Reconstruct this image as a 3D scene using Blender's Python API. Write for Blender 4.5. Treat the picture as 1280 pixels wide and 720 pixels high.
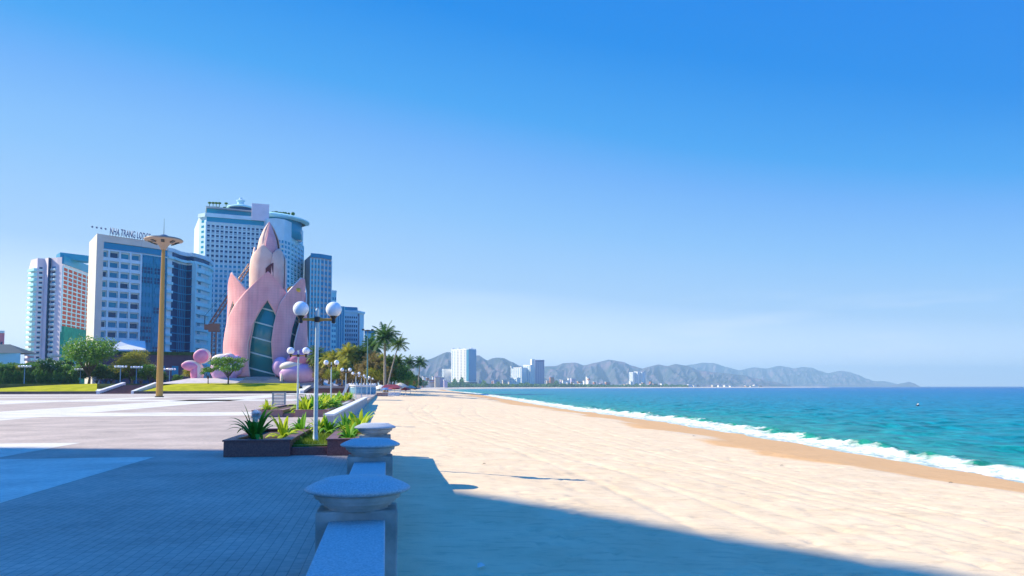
import bpy, bmesh, math, random
from mathutils import Vector, Matrix, Euler, noise
R = math.radians
PI = math.pi
rnd = random.Random(7)
for o in list(bpy.data.objects): bpy.data.objects.remove(o)
sc = bpy.context.scene
COL = sc.collection

# ------------------------------------------------------------ camera
CAMZ = 1.7
cd = bpy.data.cameras.new('camera'); cam = bpy.data.objects.new('camera', cd); COL.objects.link(cam)
cd.sensor_width = 36; cd.lens = 27; cd.clip_start = 0.1; cd.clip_end = 80000
cam.location = (0, 0, CAMZ); cam.rotation_euler = (R(93.7), R(0.1), R(-9.27)); cd.shift_y = 62 / 1280; sc.camera = cam
CM = Euler((R(93.7), 0, R(-9.27))).to_matrix()

def ray(px, py): return CM @ Vector(((px - 640) / 960, (422 - py) / 960, -1))
def at(px, py, Y):
    r = ray(px, py); return r * (Y / r.y) + Vector((0, 0, CAMZ))
def XY(px, Y):
    v = at(px, 484, Y); return (v.x, Y)
def ZZ(px, py, Y): return at(px, py, Y).z

# ------------------------------------------------------------ light
EL = 35.0
SH = Vector((0.956, -0.292))            # direction shadows fall, on the ground
to_sun = Vector((-SH.x * math.cos(R(EL)), -SH.y * math.cos(R(EL)), math.sin(R(EL))))
w = bpy.data.worlds.new('World'); sc.world = w; w.use_nodes = True
nt = w.node_tree; nt.nodes.clear()
N = nt.nodes.new; L = nt.links.new
out = N('ShaderNodeOutputWorld'); bg = N('ShaderNodeBackground'); sky = N('ShaderNodeTexSky')
sky.sky_type = 'NISHITA'; sky.sun_disc = False; sky.sun_elevation = R(EL)
sky.sun_rotation = math.atan2(to_sun.x, to_sun.y)
sky.air_density = 1.0; sky.dust_density = 0.25; sky.ozone_density = 2.2; sky.altitude = 0
hs = N('ShaderNodeHueSaturation'); hs.inputs['Saturation'].default_value = 1.33; hs.inputs['Hue'].default_value = 0.49
hs.inputs['Value'].default_value = 1.0
L(sky.outputs[0], hs.inputs['Color'])
# thin far clouds low over the sea
tc = N('ShaderNodeTexCoord'); mp = N('ShaderNodeMapping'); mp.inputs['Scale'].default_value = (5, 5, 34); mp.inputs['Location'].default_value = (1.3, 0.4, 0.6)
nz = N('ShaderNodeTexNoise'); nz.inputs['Scale'].default_value = 1.0; nz.inputs['Detail'].default_value = 5
L(tc.outputs['Generated'], mp.inputs[0]); L(mp.outputs[0], nz.inputs['Vector'])
rp = N('ShaderNodeValToRGB'); rp.color_ramp.elements[0].position = 0.54; rp.color_ramp.elements[1].position = 0.74
L(nz.outputs['Fac'], rp.inputs[0])
sx = N('ShaderNodeSeparateXYZ'); L(tc.outputs['Generated'], sx.inputs[0])
r2 = N('ShaderNodeValToRGB'); cr = r2.color_ramp
cr.elements[0].position = 0.0; cr.elements[0].color = (0.4, 0.4, 0.4, 1); cr.elements[1].position = 0.13; cr.elements[1].color = (0, 0, 0, 1)
e = cr.elements.new(0.05); e.color = (1, 1, 1, 1)
L(sx.outputs['Z'], r2.inputs[0])
ml = N('ShaderNodeMath'); ml.operation = 'MULTIPLY'; L(rp.outputs[0], ml.inputs[0]); L(r2.outputs[0], ml.inputs[1])
ml2 = N('ShaderNodeMath'); ml2.operation = 'MULTIPLY'; L(ml.outputs[0], ml2.inputs[0]); ml2.inputs[1].default_value = 0.45
# clear-sky gradient: pale at the horizon and towards the sun, deep blue overhead and behind the camera, strengthened there to blue the shade
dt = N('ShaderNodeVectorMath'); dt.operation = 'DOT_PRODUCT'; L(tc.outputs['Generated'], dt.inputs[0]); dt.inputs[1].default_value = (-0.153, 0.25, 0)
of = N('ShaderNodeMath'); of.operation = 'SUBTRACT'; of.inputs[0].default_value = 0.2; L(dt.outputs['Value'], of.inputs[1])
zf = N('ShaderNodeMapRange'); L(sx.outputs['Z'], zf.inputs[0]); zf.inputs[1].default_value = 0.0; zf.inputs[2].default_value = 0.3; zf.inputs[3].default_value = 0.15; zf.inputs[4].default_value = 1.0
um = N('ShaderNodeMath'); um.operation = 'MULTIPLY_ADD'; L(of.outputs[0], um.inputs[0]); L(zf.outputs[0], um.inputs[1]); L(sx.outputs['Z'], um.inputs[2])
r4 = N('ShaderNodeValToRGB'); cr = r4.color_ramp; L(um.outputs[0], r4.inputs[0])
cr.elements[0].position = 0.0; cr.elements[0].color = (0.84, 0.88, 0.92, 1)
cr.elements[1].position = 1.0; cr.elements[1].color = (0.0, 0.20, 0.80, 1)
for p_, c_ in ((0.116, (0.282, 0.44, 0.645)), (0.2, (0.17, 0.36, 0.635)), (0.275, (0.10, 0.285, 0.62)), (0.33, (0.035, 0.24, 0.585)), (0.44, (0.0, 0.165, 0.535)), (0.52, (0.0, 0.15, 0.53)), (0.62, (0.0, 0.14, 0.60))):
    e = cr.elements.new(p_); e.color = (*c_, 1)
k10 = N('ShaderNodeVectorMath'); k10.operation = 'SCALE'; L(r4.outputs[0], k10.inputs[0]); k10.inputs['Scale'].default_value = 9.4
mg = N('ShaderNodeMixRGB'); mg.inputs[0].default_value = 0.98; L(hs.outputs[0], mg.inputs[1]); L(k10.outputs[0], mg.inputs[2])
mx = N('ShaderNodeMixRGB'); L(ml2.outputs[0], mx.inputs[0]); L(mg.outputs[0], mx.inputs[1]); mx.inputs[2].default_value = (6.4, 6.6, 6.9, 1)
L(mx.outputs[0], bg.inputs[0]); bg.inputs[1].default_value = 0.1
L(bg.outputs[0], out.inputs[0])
ld = bpy.data.lights.new('sun', 'SUN'); ld.energy = 5.0; ld.angle = R(0.5); ld.color = (1, 0.89, 0.66)
sun = bpy.data.objects.new('sun', ld); COL.objects.link(sun); sun.location = (-50, 20, 80)
sun.rotation_euler = to_sun.to_track_quat('Z', 'Y').to_euler()
vs = sc.view_settings; vs.view_transform = 'Standard'; vs.look = 'None'; vs.exposure = 0.75; vs.gamma = 1; vs.use_curve_mapping = False
sc.cycles.max_bounces = 6; sc.cycles.transparent_max_bounces = 8; sc.cycles.volume_bounces = 0
try: sc.cycles.use_denoising = True
except Exception: pass

# ------------------------------------------------------------ materials
MATS = {}
def mat(name, col, rough=0.8, metal=0.0, var=0.0, vscale=1.0, bump=0.0, bscale=10.0, col2=None, spec=0.5, trans=0.0, objvar=0.0, bdist=0.05, detail=6):
    if name in MATS: return MATS[name]
    m = bpy.data.materials.new(name); m.use_nodes = True; t = m.node_tree; n = t.nodes.new; l = t.links.new
    b = t.nodes['Principled BSDF']
    b.inputs['Roughness'].default_value = rough; b.inputs['Metallic'].default_value = metal
    b.inputs['Specular IOR Level'].default_value = spec
    c = (*col, 1)
    b.inputs['Base Color'].default_value = c
    colout = None
    tcn = n('ShaderNodeTexCoord')
    if var > 0 or col2:
        z = n('ShaderNodeTexNoise'); z.inputs['Scale'].default_value = vscale; z.inputs['Detail'].default_value = detail
        l(tcn.outputs['Object'], z.inputs['Vector'])
        r = n('ShaderNodeValToRGB'); r.color_ramp.elements[0].position = 0.35; r.color_ramp.elements[1].position = 0.65
        c2 = col2 if col2 else tuple(min(1, x * (1 + var)) for x in col)
        c1 = col if col2 else tuple(x * (1 - var) for x in col)
        r.color_ramp.elements[0].color = (*c1, 1); r.color_ramp.elements[1].color = (*c2, 1)
        l(z.outputs['Fac'], r.inputs[0]); colout = r.outputs[0]
    if objvar > 0:
        oi = n('ShaderNodeObjectInfo'); h = n('ShaderNodeHueSaturation')
        mr = n('ShaderNodeMapRange'); l(oi.outputs['Random'], mr.inputs[0]); mr.inputs[3].default_value = 1 - objvar; mr.inputs[4].default_value = 1 + objvar
        l(mr.outputs[0], h.inputs['Value'])
        if colout: l(colout, h.inputs['Color'])
        else: h.inputs['Color'].default_value = c
        colout = h.outputs[0]
    if colout: l(colout, b.inputs['Base Color'])
    if bump > 0:
        z = n('ShaderNodeTexNoise'); z.inputs['Scale'].default_value = bscale; z.inputs['Detail'].default_value = 5
        l(tcn.outputs['Object'], z.inputs['Vector'])
        bp = n('ShaderNodeBump'); bp.inputs['Strength'].default_value = bump; bp.inputs['Distance'].default_value = bdist
        l(z.outputs['Fac'], bp.inputs['Height']); l(bp.outputs[0], b.inputs['Normal'])
    if trans > 0:
        tr = n('ShaderNodeBsdfTranslucent'); mxs = n('ShaderNodeMixShader'); mxs.inputs[0].default_value = trans
        if colout: l(colout, tr.inputs[0])
        else: tr.inputs[0].default_value = c
        l(b.outputs[0], mxs.inputs[1]); l(tr.outputs[0], mxs.inputs[2]); l(mxs.outputs[0], t.nodes['Material Output'].inputs[0])
    MATS[name] = m
    return m

# ------------------------------------------------------------ mesh helpers
class MB:
    def __init__(s): s.v = []; s.f = []
    def add(s, vs, fs):
        o = len(s.v); s.v += [tuple(v) for v in vs]; s.f += [tuple(i + o for i in f) for f in fs]; return s
    def box(s, x0, x1, y0, y1, z0, z1):
        return s.add([(x0,y0,z0),(x1,y0,z0),(x1,y1,z0),(x0,y1,z0),(x0,y0,z1),(x1,y0,z1),(x1,y1,z1),(x0,y1,z1)],
                     [(0,3,2,1),(4,5,6,7),(0,1,5,4),(1,2,6,5),(2,3,7,6),(3,0,4,7)])
    def obox(s, p0, p1, thick, z0, z1, off=0.0):
        # box standing on the segment p0-p1; its front face lies 'off' out along the outward normal (right of p0->p1)
        a = Vector(p0[:2]); b = Vector(p1[:2]); d = (b - a).normalized(); n = Vector((d.y, -d.x))
        q = [a + n * off, b + n * off, b + n * (off - thick), a + n * (off - thick)]
        return s.add([(v.x, v.y, z0) for v in q] + [(v.x, v.y, z1) for v in q],
                     [(0,3,2,1),(4,5,6,7),(0,1,5,4),(1,2,6,5),(2,3,7,6),(3,0,4,7)])
    def prism(s, pts, z0, z1, cap=True):
        n = len(pts); vs = [(p[0], p[1], z0) for p in pts] + [(p[0], p[1], z1) for p in pts]
        fs = [(i, (i + 1) % n, n + (i + 1) % n, n + i) for i in range(n)]
        if cap: fs += [tuple(range(n - 1, -1, -1)), tuple(range(n, 2 * n))]
        return s.add(vs, fs)
    def lathe(s, prof, cx=0, cy=0, n=24, cap=True):
        vs = []; fs = []
        for (r, z) in prof:
            for k in range(n):
                a = 2 * PI * k / n; vs.append((cx + r * math.cos(a), cy + r * math.sin(a), z))
        for i in range(len(prof) - 1):
            for k in range(n):
                k2 = (k + 1) % n; fs.append((i*n+k, i*n+k2, (i+1)*n+k2, (i+1)*n+k))
        if cap: fs += [tuple(range(n - 1, -1, -1)), tuple((len(prof)-1)*n + k for k in range(n))]
        return s.add(vs, fs)
    def tube(s, pts, rads, n=8, cap=True):
        pts = [Vector(p) for p in pts]
        if not isinstance(rads, (list, tuple)): rads = [rads] * len(pts)
        vs = []; fs = []
        for i, p in enumerate(pts):
            d = (pts[min(i + 1, len(pts) - 1)] - pts[max(i - 1, 0)]).normalized()
            u = d.cross(Vector((0.03, 1, 0.02)));
            if u.length < 0.1: u = d.cross(Vector((1, 0, 0)))
            u.normalize(); v = d.cross(u)
            for k in range(n):
                a = 2 * PI * k / n; vs.append(p + (u * math.cos(a) + v * math.sin(a)) * rads[i])
        for i in range(len(pts) - 1):
            for k in range(n):
                k2 = (k + 1) % n; fs.append((i*n+k, i*n+k2, (i+1)*n+k2, (i+1)*n+k))
        if cap: fs += [tuple(range(n - 1, -1, -1)), tuple((len(pts)-1)*n + k for k in range(n))]
        return s.add(vs, fs)
    def sphere(s, c, r, n=16, m=10, sc_=(1, 1, 1)):
        prof = [(max(1e-4, math.sin(PI * i / m)), -math.cos(PI * i / m)) for i in range(m + 1)]
        o = len(s.v); s.lathe(prof, 0, 0, n, cap=False)
        for i in range(o, len(s.v)):
            v = s.v[i]; s.v[i] = (c[0] + v[0]*r*sc_[0], c[1] + v[1]*r*sc_[1], c[2] + v[2]*r*sc_[2])
        return s
    def mesh(s, name, m, smooth=False):
        me = bpy.data.meshes.new(name); me.from_pydata(s.v, [], s.f)
        if m: me.materials.append(m)
        if smooth: me.polygons.foreach_set('use_smooth', [True] * len(me.polygons))
        me.update(); return me
    def build(s, name, m, parent=None, smooth=False, bevel=0, loc=None):
        me = s.mesh(name, m, smooth); o = bpy.data.objects.new(name, me); COL.objects.link(o)
        if loc: o.location = loc
        if parent: o.parent = parent
        if bevel:
            b = o.modifiers.new('bevel', 'BEVEL'); b.width = bevel; b.segments = 2; b.limit_method = 'ANGLE'
        return o

def empty(name, label, cat, loc=(0, 0, 0), rz=0, group=None):
    o = bpy.data.objects.new(name, None); COL.objects.link(o); o.location = loc; o.rotation_euler = (0, 0, rz); o.empty_display_size = 0.2
    return tag(o, label, cat, group)
def tag(o, label=None, cat=None, group=None, kind=None):
    if label: o['label'] = label
    if cat: o['category'] = cat
    if group: o['group'] = group
    if kind: o['kind'] = kind
    return o
def struct(o): o['kind'] = 'structure'; return o
def copy_tree(o, loc=None, rz=None, label=None, scale=None, group=None):
    def rec(a, par):
        c = a.copy(); COL.objects.link(c)
        if par: c.parent = par
        for ch in [x for x in a.children]: rec(ch, c)
        return c
    c = rec(o, None)
    if loc is not None: c.location = loc
    if rz is not None: c.rotation_euler = (0, 0, rz)
    if label: c['label'] = label
    if group: c['group'] = group
    if scale is not None: c.scale = (scale,) * 3 if not isinstance(scale, tuple) else scale
    return c
def box_obj(name, m, x0, x1, y0, y1, z0, z1, parent=None, bevel=0):
    return MB().box(x0, x1, y0, y1, z0, z1).build(name, m, parent, bevel=bevel)

# ------------------------------------------------------------ coast geometry
SHORE = [(-80, 27), (0, 28), (31, 28.3), (55, 30.8), (94, 33.6), (147, 34.5), (250, 41), (464, 55.7), (699, 66), (1000, 80), (1400, 103), (1650, 135)]
def shoreX(Y):
    if Y <= SHORE[0][0]: return SHORE[0][1]
    for (a, xa), (b, xb) in zip(SHORE, SHORE[1:]):
        if Y <= b:
            t = (Y - a) / (b - a); return xa + (xb - xa) * t
    return SHORE[-1][1] + (Y - 1650) * 0.2
SEA = -2.6
TYRES = [(4.6, 1.6, 14, 0.3), (9.5, 2.2, 19, 1.6), (13.0, 1.5, 26, 4.0), (7.0, 4.0, 30, 2.2)]
FEET = {}
_fr = random.Random(77)
for (ax, ay, bx_, by_) in ((1.9, 8, 5.2, 22), (2.6, 17.5, 4.2, 12.0), (6.2, 6, 1.6, 13.5), (9, 9, 7.5, 44), (14, 14, 11.5, 70), (3.2, 22, 14, 34), (5, 30, 17, 26), (2.2, 26, 4.0, 60), (11, 8, 17, 40), (1.4, 6, 2.6, 15), (7.0, 12, 12.0, 9)):
    dv_ = Vector((bx_ - ax, by_ - ay)); n_ = int(dv_.length / 0.62); dn = Vector((-dv_.y, dv_.x)).normalized()
    for i in range(n_):
        p_ = Vector((ax, ay)) + dv_ * (i / n_) + dn * (0.13 if i % 2 else -0.13) + Vector((_fr.uniform(-.08, .08), _fr.uniform(-.08, .08)))
        for gx in (-1, 0, 1):
            for gy in (-1, 0, 1): FEET.setdefault((int(p_.x // 1) + gx, int(p_.y // 1) + gy), []).append((p_.x, p_.y))
for i in range(420):
    p_ = (_fr.uniform(0.4, 20), 5 + 45 * _fr.random() ** 1.4)
    for gx in (-1, 0, 1):
        for gy in (-1, 0, 1): FEET.setdefault((int(p_[0] // 1) + gx, int(p_[1] // 1) + gy), []).append(p_)
def sandZ(X, Y):
    xs = shoreX(Y); t = X / xs
    if t < 0: z = -0.5
    elif t < 0.1: z = -0.5 - 0.12 * t / 0.1
    elif t < 0.62: z = -0.62 - 0.7 * (t - 0.1) / 0.52
    else: z = -1.32 - 1.28 * ((t - 0.62) / 0.38)
    if Y > 150: z += min(0.3, (Y - 150) / 300) * max(0, 1 - t)
    a = 0.05 if Y < 60 else 0.12
    z += a * noise.noise((X * 0.25, Y * 0.25, 0)) + 0.015 * noise.noise((X * 1.7, Y * 1.7, 3))
    if t < 0.68 and -5 < Y < 120:
        z += 0.010 * noise.noise((X * 2.3, Y * 1.6, 7)) + 0.010 * abs(noise.noise((X * 4.1, Y * 3.1, 11)))
        for (x0, am, wl, ph) in TYRES:                              # tyre grooves, in pairs
            xc = x0 + am * math.sin(Y / wl + ph)
            for sd in (-0.8, 0.8):
                q = abs(X - xc - sd)
                if q < 0.3: z -= 0.022 * math.exp(-(q / 0.13) ** 2)
        for (fx, fy) in FEET.get((int(X // 1), int(Y // 1)), ()):
            q = ((X - fx) / 0.10) ** 2 + ((Y - fy) / 0.16) ** 2
            if q < 6: z += 0.038 * (-math.exp(-q) + 0.35 * math.exp(-(q - 2.2) ** 2))
    return z

# sand
def sand_material():
    m = bpy.data.materials.new('beach_sand'); m.use_nodes = True; t = m.node_tree; n = t.nodes.new; l = t.links.new
    b = t.nodes['Principled BSDF']; b.inputs['Specular IOR Level'].default_value = 0.25
    tcn = n('ShaderNodeTexCoord'); P = tcn.outputs['Object']
    a = n('ShaderNodeAttribute'); a.attribute_name = 'shore'
    z = n('ShaderNodeTexNoise'); z.inputs['Scale'].default_value = 0.045; z.inputs['Detail'].default_value = 5; l(P, z.inputs['Vector'])
    # wet where closer to the water than about 8 m, with a cuspate edge
    s1 = n('ShaderNodeMath'); s1.operation = 'MULTIPLY_ADD'; l(z.outputs['Fac'], s1.inputs[0]); s1.inputs[1].default_value = 24; l(a.outputs['Fac'], s1.inputs[2])
    mr = n('ShaderNodeMapRange'); l(s1.outputs[0], mr.inputs[0]); mr.inputs[1].default_value = 21.6; mr.inputs[2].default_value = 22.6; mr.inputs[3].default_value = 1; mr.inputs[4].default_value = 0
    z2 = n('ShaderNodeTexNoise'); z2.inputs['Scale'].default_value = 0.9; z2.inputs['Detail'].default_value = 8; l(P, z2.inputs['Vector'])
    r = n('ShaderNodeValToRGB'); r.color_ramp.elements[0].position = 0.3; r.color_ramp.elements[1].position = 0.7
    r.color_ramp.elements[0].color = (0.73, 0.55, 0.345, 1); r.color_ramp.elements[1].color = (0.83, 0.645, 0.42, 1); l(z2.outputs['Fac'], r.inputs[0])
    r3 = n('ShaderNodeValToRGB'); r3.color_ramp.elements[0].color = (0.68, 0.38, 0.15, 1); r3.color_ramp.elements[1].color = (0.78, 0.47, 0.21, 1); l(z2.outputs['Fac'], r3.inputs[0])
    mx = n('ShaderNodeMixRGB'); l(mr.outputs[0], mx.inputs[0]); l(r.outputs[0], mx.inputs[1]); l(r3.outputs[0], mx.inputs[2])
    sp = n('ShaderNodeTexNoise'); sp.inputs['Scale'].default_value = 3.5; sp.inputs['Detail'].default_value = 6; sp.inputs['Roughness'].default_value = 0.7; mps = n('ShaderNodeMapping'); mps.inputs['Scale'].default_value = (0.5, 1.3, 1); mps.inputs['Rotation'].default_value = (0,0,0.4); l(P, mps.inputs[0]); l(mps.outputs[0], sp.inputs['Vector'])
    spr = n('ShaderNodeMapRange'); l(sp.outputs['Fac'], spr.inputs[0]); spr.inputs[1].default_value = 0.34; spr.inputs[2].default_value = 0.5; spr.inputs[3].default_value = 0.82; spr.inputs[4].default_value = 1.0
    sc2 = n('ShaderNodeVectorMath'); sc2.operation = 'SCALE'; l(mx.outputs[0], sc2.inputs[0]); l(spr.outputs[0], sc2.inputs['Scale'])
    l(sc2.outputs[0], b.inputs['Base Color'])
    rr = n('ShaderNodeMapRange'); l(mr.outputs[0], rr.inputs[0]); rr.inputs[3].default_value = 0.95; rr.inputs[4].default_value = 0.75; l(rr.outputs[0], b.inputs['Roughness'])
    # ripples, footprints, raked tracks
    mpn = n('ShaderNodeMapping'); mpn.inputs['Rotation'].default_value = (0, 0, 0.35); mpn.inputs['Scale'].default_value = (1.0, 2.6, 1); l(P, mpn.inputs[0])
    f1 = n('ShaderNodeTexNoise'); f1.inputs['Scale'].default_value = 3.0; f1.inputs['Detail'].default_value = 7; f1.inputs['Roughness'].default_value = 0.65; l(mpn.outputs[0], f1.inputs['Vector'])
    vo = n('ShaderNodeTexVoronoi'); vo.inputs['Scale'].default_value = 2.6; l(P, vo.inputs['Vector'])
    vr = n('ShaderNodeMapRange'); l(vo.outputs['Distance'], vr.inputs[0]); vr.inputs[2].default_value = 0.28; l(f1.outputs['Fac'], vr.inputs[3])
    vr.inputs[3].default_value = 0
    wv = n('ShaderNodeTexWave'); wv.inputs['Scale'].default_value = 0.9; wv.inputs['Distortion'].default_value = 7; wv.inputs['Detail'].default_value = 3; wv.inputs['Detail Scale'].default_value = 0.35
    mp2 = n('ShaderNodeMapping'); mp2.inputs['Scale'].default_value = (1, 0.22, 1); mp2.inputs['Rotation'].default_value = (0, 0, 0.12); l(P, mp2.inputs[0]); l(mp2.outputs[0], wv.inputs['Vector'])
    ad = n('ShaderNodeMath'); ad.operation = 'MULTIPLY_ADD'; l(wv.outputs['Fac'], ad.inputs[0]); ad.inputs[1].default_value = 0.05; l(f1.outputs['Fac'], ad.inputs[2])
    ad2 = n('ShaderNodeMath'); ad2.operation = 'MULTIPLY_ADD'; l(vr.outputs[0], ad2.inputs[0]); ad2.inputs[1].default_value = 0.22; l(ad.outputs[0], ad2.inputs[2])
    bs = n('ShaderNodeMapRange'); l(mr.outputs[0], bs.inputs[0]); bs.inputs[3].default_value = 0.24; bs.inputs[4].default_value = 0.15
    bp = n('ShaderNodeBump'); bp.inputs['Distance'].default_value = 0.10; l(bs.outputs[0], bp.inputs['Strength']); l(ad2.outputs[0], bp.inputs['Height']); l(bp.outputs[0], b.inputs['Normal'])
    return m
ys = [-60]
while ys[-1] < 1700: ys.append(ys[-1] + (0.11 if 5 < ys[-1] < 17 else 0.17 if 5 < ys[-1] < 34 else 0.4 if 5 < ys[-1] < 60 else max(0.9, abs(ys[-1]) * 0.018)))
mb = MB(); shore_attr = []
xt = [0, 0.1, 0.2] + [0.23 + 0.57 * i / 190 for i in range(191)] + [0.8 + i * 0.0125 for i in range(1, 27)]
for Y in ys:
    xs = shoreX(Y)
    for t in xt:
        X = -9 + t * (xs + 9)
        z = sandZ(X, Y); mb.v.append((X, Y, z)); shore_attr.append(xs - X)
nx = len(xt)
for i in range(len(ys) - 1):
    for j in range(nx - 1): mb.f.append((i*nx+j, i*nx+j+1, (i+1)*nx+j+1, (i+1)*nx+j))
beach = struct(mb.build('beach_sand', sand_material(), smooth=True))
at_ = beach.data.attributes.new('shore', 'FLOAT', 'POINT'); at_.data.foreach_set('value', shore_attr)

# sea
def sea_material():
    m = bpy.data.materials.new('sea_water'); m.use_nodes = True; t = m.node_tree; n = t.nodes.new; l = t.links.new
    b = t.nodes['Principled BSDF']; b.inputs['IOR'].default_value = 1.33; b.inputs['Specular IOR Level'].default_value = 0.16
    tcn = n('ShaderNodeTexCoord'); P = tcn.outputs['Object']
    a = n('ShaderNodeAttribute'); a.attribute_name = 'shore'; D = a.outputs['Fac']
    lg = n('ShaderNodeMath'); lg.operation = 'LOGARITHM'; mx0 = n('ShaderNodeMath'); mx0.operation = 'MAXIMUM'; l(D, mx0.inputs[0]); mx0.inputs[1].default_value = 1
    l(mx0.outputs[0], lg.inputs[0]); lg.inputs[1].default_value = 10
    nl = n('ShaderNodeTexNoise'); nl.inputs['Scale'].default_value = 0.012; nl.inputs['Detail'].default_value = 4
    mpl = n('ShaderNodeMapping'); mpl.inputs['Scale'].default_value = (0.5, 1.4, 1); mpl.inputs['Rotation'].default_value = (0,0,0.5); l(P, mpl.inputs[0]); l(mpl.outputs[0], nl.inputs['Vector'])
    sm = n('ShaderNodeMath'); sm.operation = 'MULTIPLY_ADD'; l(nl.outputs['Fac'], sm.inputs[0]); sm.inputs[1].default_value = 0.5; l(lg.outputs[0], sm.inputs[2])
    dv = n('ShaderNodeMath'); dv.operation = 'DIVIDE'; l(sm.outputs[0], dv.inputs[0]); dv.inputs[1].default_value = 5
    r = n('ShaderNodeValToRGB'); cr = r.color_ramp; l(dv.outputs[0], r.inputs[0])
    cr.elements[0].position = 0.17; cr.elements[0].color = (0.02, 0.27, 0.17, 1)
    cr.elements[1].position = 0.95; cr.elements[1].color = (0.0, 0.035, 0.17, 1)
    for p, c in ((0.33, (0.0, 0.21, 0.23)), (0.50, (0.0, 0.165, 0.29)), (0.62, (0.0, 0.12, 0.31)), (0.74, (0.0, 0.065, 0.24))):
        e = cr.elements.new(p); e.color = (*c, 1)
    # wave bump, three scales
    def nzf(scale, det, sy, rot):
        q = n('ShaderNodeMapping'); q.inputs['Scale'].default_value = (1, sy, 1); q.inputs['Rotation'].default_value = (0, 0, rot); l(P, q.inputs[0])
        z = n('ShaderNodeTexNoise'); z.inputs['Scale'].default_value = scale; z.inputs['Detail'].default_value = det; z.inputs['Roughness'].default_value = 0.6; l(q.outputs[0], z.inputs['Vector']); return z.outputs['Fac']
    w1 = nzf(0.9, 6, 0.55, -0.5); w2 = nzf(0.12, 4, 0.5, -0.4)
    sw = n('ShaderNodeMath'); sw.operation = 'MULTIPLY_ADD'; l(w2, sw.inputs[0]); sw.inputs[1].default_value = 2.2; l(w1, sw.inputs[2])
    bp = n('ShaderNodeBump'); bp.inputs['Strength'].default_value = 0.8; bp.inputs['Distance'].default_value = 0.5; l(sw.outputs[0], bp.inputs['Height'])
    # chop tint: base colour darker in the wave lows, lighter on the highs
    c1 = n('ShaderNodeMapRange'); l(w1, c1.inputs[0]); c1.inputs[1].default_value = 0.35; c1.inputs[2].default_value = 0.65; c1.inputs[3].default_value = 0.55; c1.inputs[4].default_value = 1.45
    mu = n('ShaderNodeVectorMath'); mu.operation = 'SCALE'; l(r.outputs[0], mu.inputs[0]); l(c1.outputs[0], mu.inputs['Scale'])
    # foam: shore band + whitecaps
    fn = nzf(0.55, 9, 0.6, -0.1)
    fa = n('ShaderNodeMath'); fa.operation = 'MULTIPLY_ADD'; l(fn, fa.inputs[0]); fa.inputs[1].default_value = 9.0; l(D, fa.inputs[2])
    fm = n('ShaderNodeMapRange'); l(fa.outputs[0], fm.inputs[0]); fm.inputs[1].default_value = 7.9; fm.inputs[2].default_value = 9.3; fm.inputs[3].default_value = 1; fm.inputs[4].default_value = 0
    lace = nzf(2.2, 6, 0.5, -0.2); lm = n('ShaderNodeMath'); lm.operation = 'MULTIPLY_ADD'; l(D, lm.inputs[0]); lm.inputs[1].default_value = 0.05; l(lace, lm.inputs[2])
    lr = n('ShaderNodeMapRange'); l(lm.outputs[0], lr.inputs[0]); lr.inputs[1].default_value = 0.50; lr.inputs[2].default_value = 0.60; lr.inputs[3].default_value = 0.55; lr.inputs[4].default_value = 1
    fmm = n('ShaderNodeMath'); fmm.operation = 'MULTIPLY'; l(fm.outputs[0], fmm.inputs[0]); l(lr.outputs[0], fmm.inputs[1])
    wc = nzf(0.35, 10, 0.30, -0.35)
    wm = n('ShaderNodeMapRange'); l(wc, wm.inputs[0]); wm.inputs[1].default_value = 0.715; wm.inputs[2].default_value = 0.74
    mxx = n('ShaderNodeMath'); mxx.operation = 'MAXIMUM'; l(fmm.outputs[0], mxx.inputs[0]); l(wm.outputs[0], mxx.inputs[1])
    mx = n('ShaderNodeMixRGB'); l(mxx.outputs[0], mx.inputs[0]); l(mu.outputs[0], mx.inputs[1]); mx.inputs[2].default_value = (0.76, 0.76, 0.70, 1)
    l(mx.outputs[0], b.inputs['Base Color'])
    rr = n('ShaderNodeMapRange'); l(mxx.outputs[0], rr.inputs[0]); rr.inputs[3].default_value = 0.3; rr.inputs[4].default_value = 0.9; l(rr.outputs[0], b.inputs['Roughness'])
    l(bp.outputs[0], b.inputs['Normal'])
    return m
def seaH(X, Y, d):
    # breaker ridge along the shore + swell
    k = noise.noise((Y * 0.11, d * 0.15, 5)); k2 = noise.noise((X * 0.9, Y * 0.9, 1))
    h = SEA + 0.02
    br = math.exp(-((d - 4.8 - 1.5 * k) / 1.6) ** 2)
    h += br * (0.30 + 0.30 * k + 0.16 * k2 + 0.12 * noise.noise((X * 2.5, Y * 2.5, 2)))
    if 0 < d < 9: h += 0.05 * k2 + 0.05 * noise.noise((X * 3, Y * 3, 9))
    if d > 6: h += min(1, (d - 6) / 15) * (0.13 * math.sin(0.5 * X + 0.22 * Y + 2.5 * k) + 0.10 * noise.noise((X * 0.35, Y * 0.35, 0)) * 2)
    return h
ys = [-90]
while ys[-1] < 1650: ys.append(ys[-1] + (0.45 if 15 < ys[-1] < 150 else max(1.2, abs(ys[-1]) * 0.01)))
while ys[-1] < 60000: ys.append(ys[-1] * 1.25)
ds = [-1.6, -0.8]
while ds[-1] < 12: ds.append(ds[-1] + 0.35)
while ds[-1] < 60000: ds.append(ds[-1] + max(0.45, ds[-1] * 0.045))
mb = MB(); sat = []
for Y in ys:
    xs = shoreX(min(Y, 1650))
    for d in ds:
        lap = 0.9 * noise.noise((Y * 0.13, 0, 0)) + 0.35 * noise.noise((Y * 0.6, 0, 2)) if d < 2 else 0
        X = xs + d + lap
        df = d * (1 + 0.85 * min(1, max(0, (75 - Y) / 40))) if d > 0 else d
        z = seaH(X, Y, df) if (d < 400 and Y < 700) else SEA
        if d < -0.5: z = SEA - 0.0
        mb.v.append((X, Y, z)); sat.append(df)
nx = len(ds)
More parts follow.
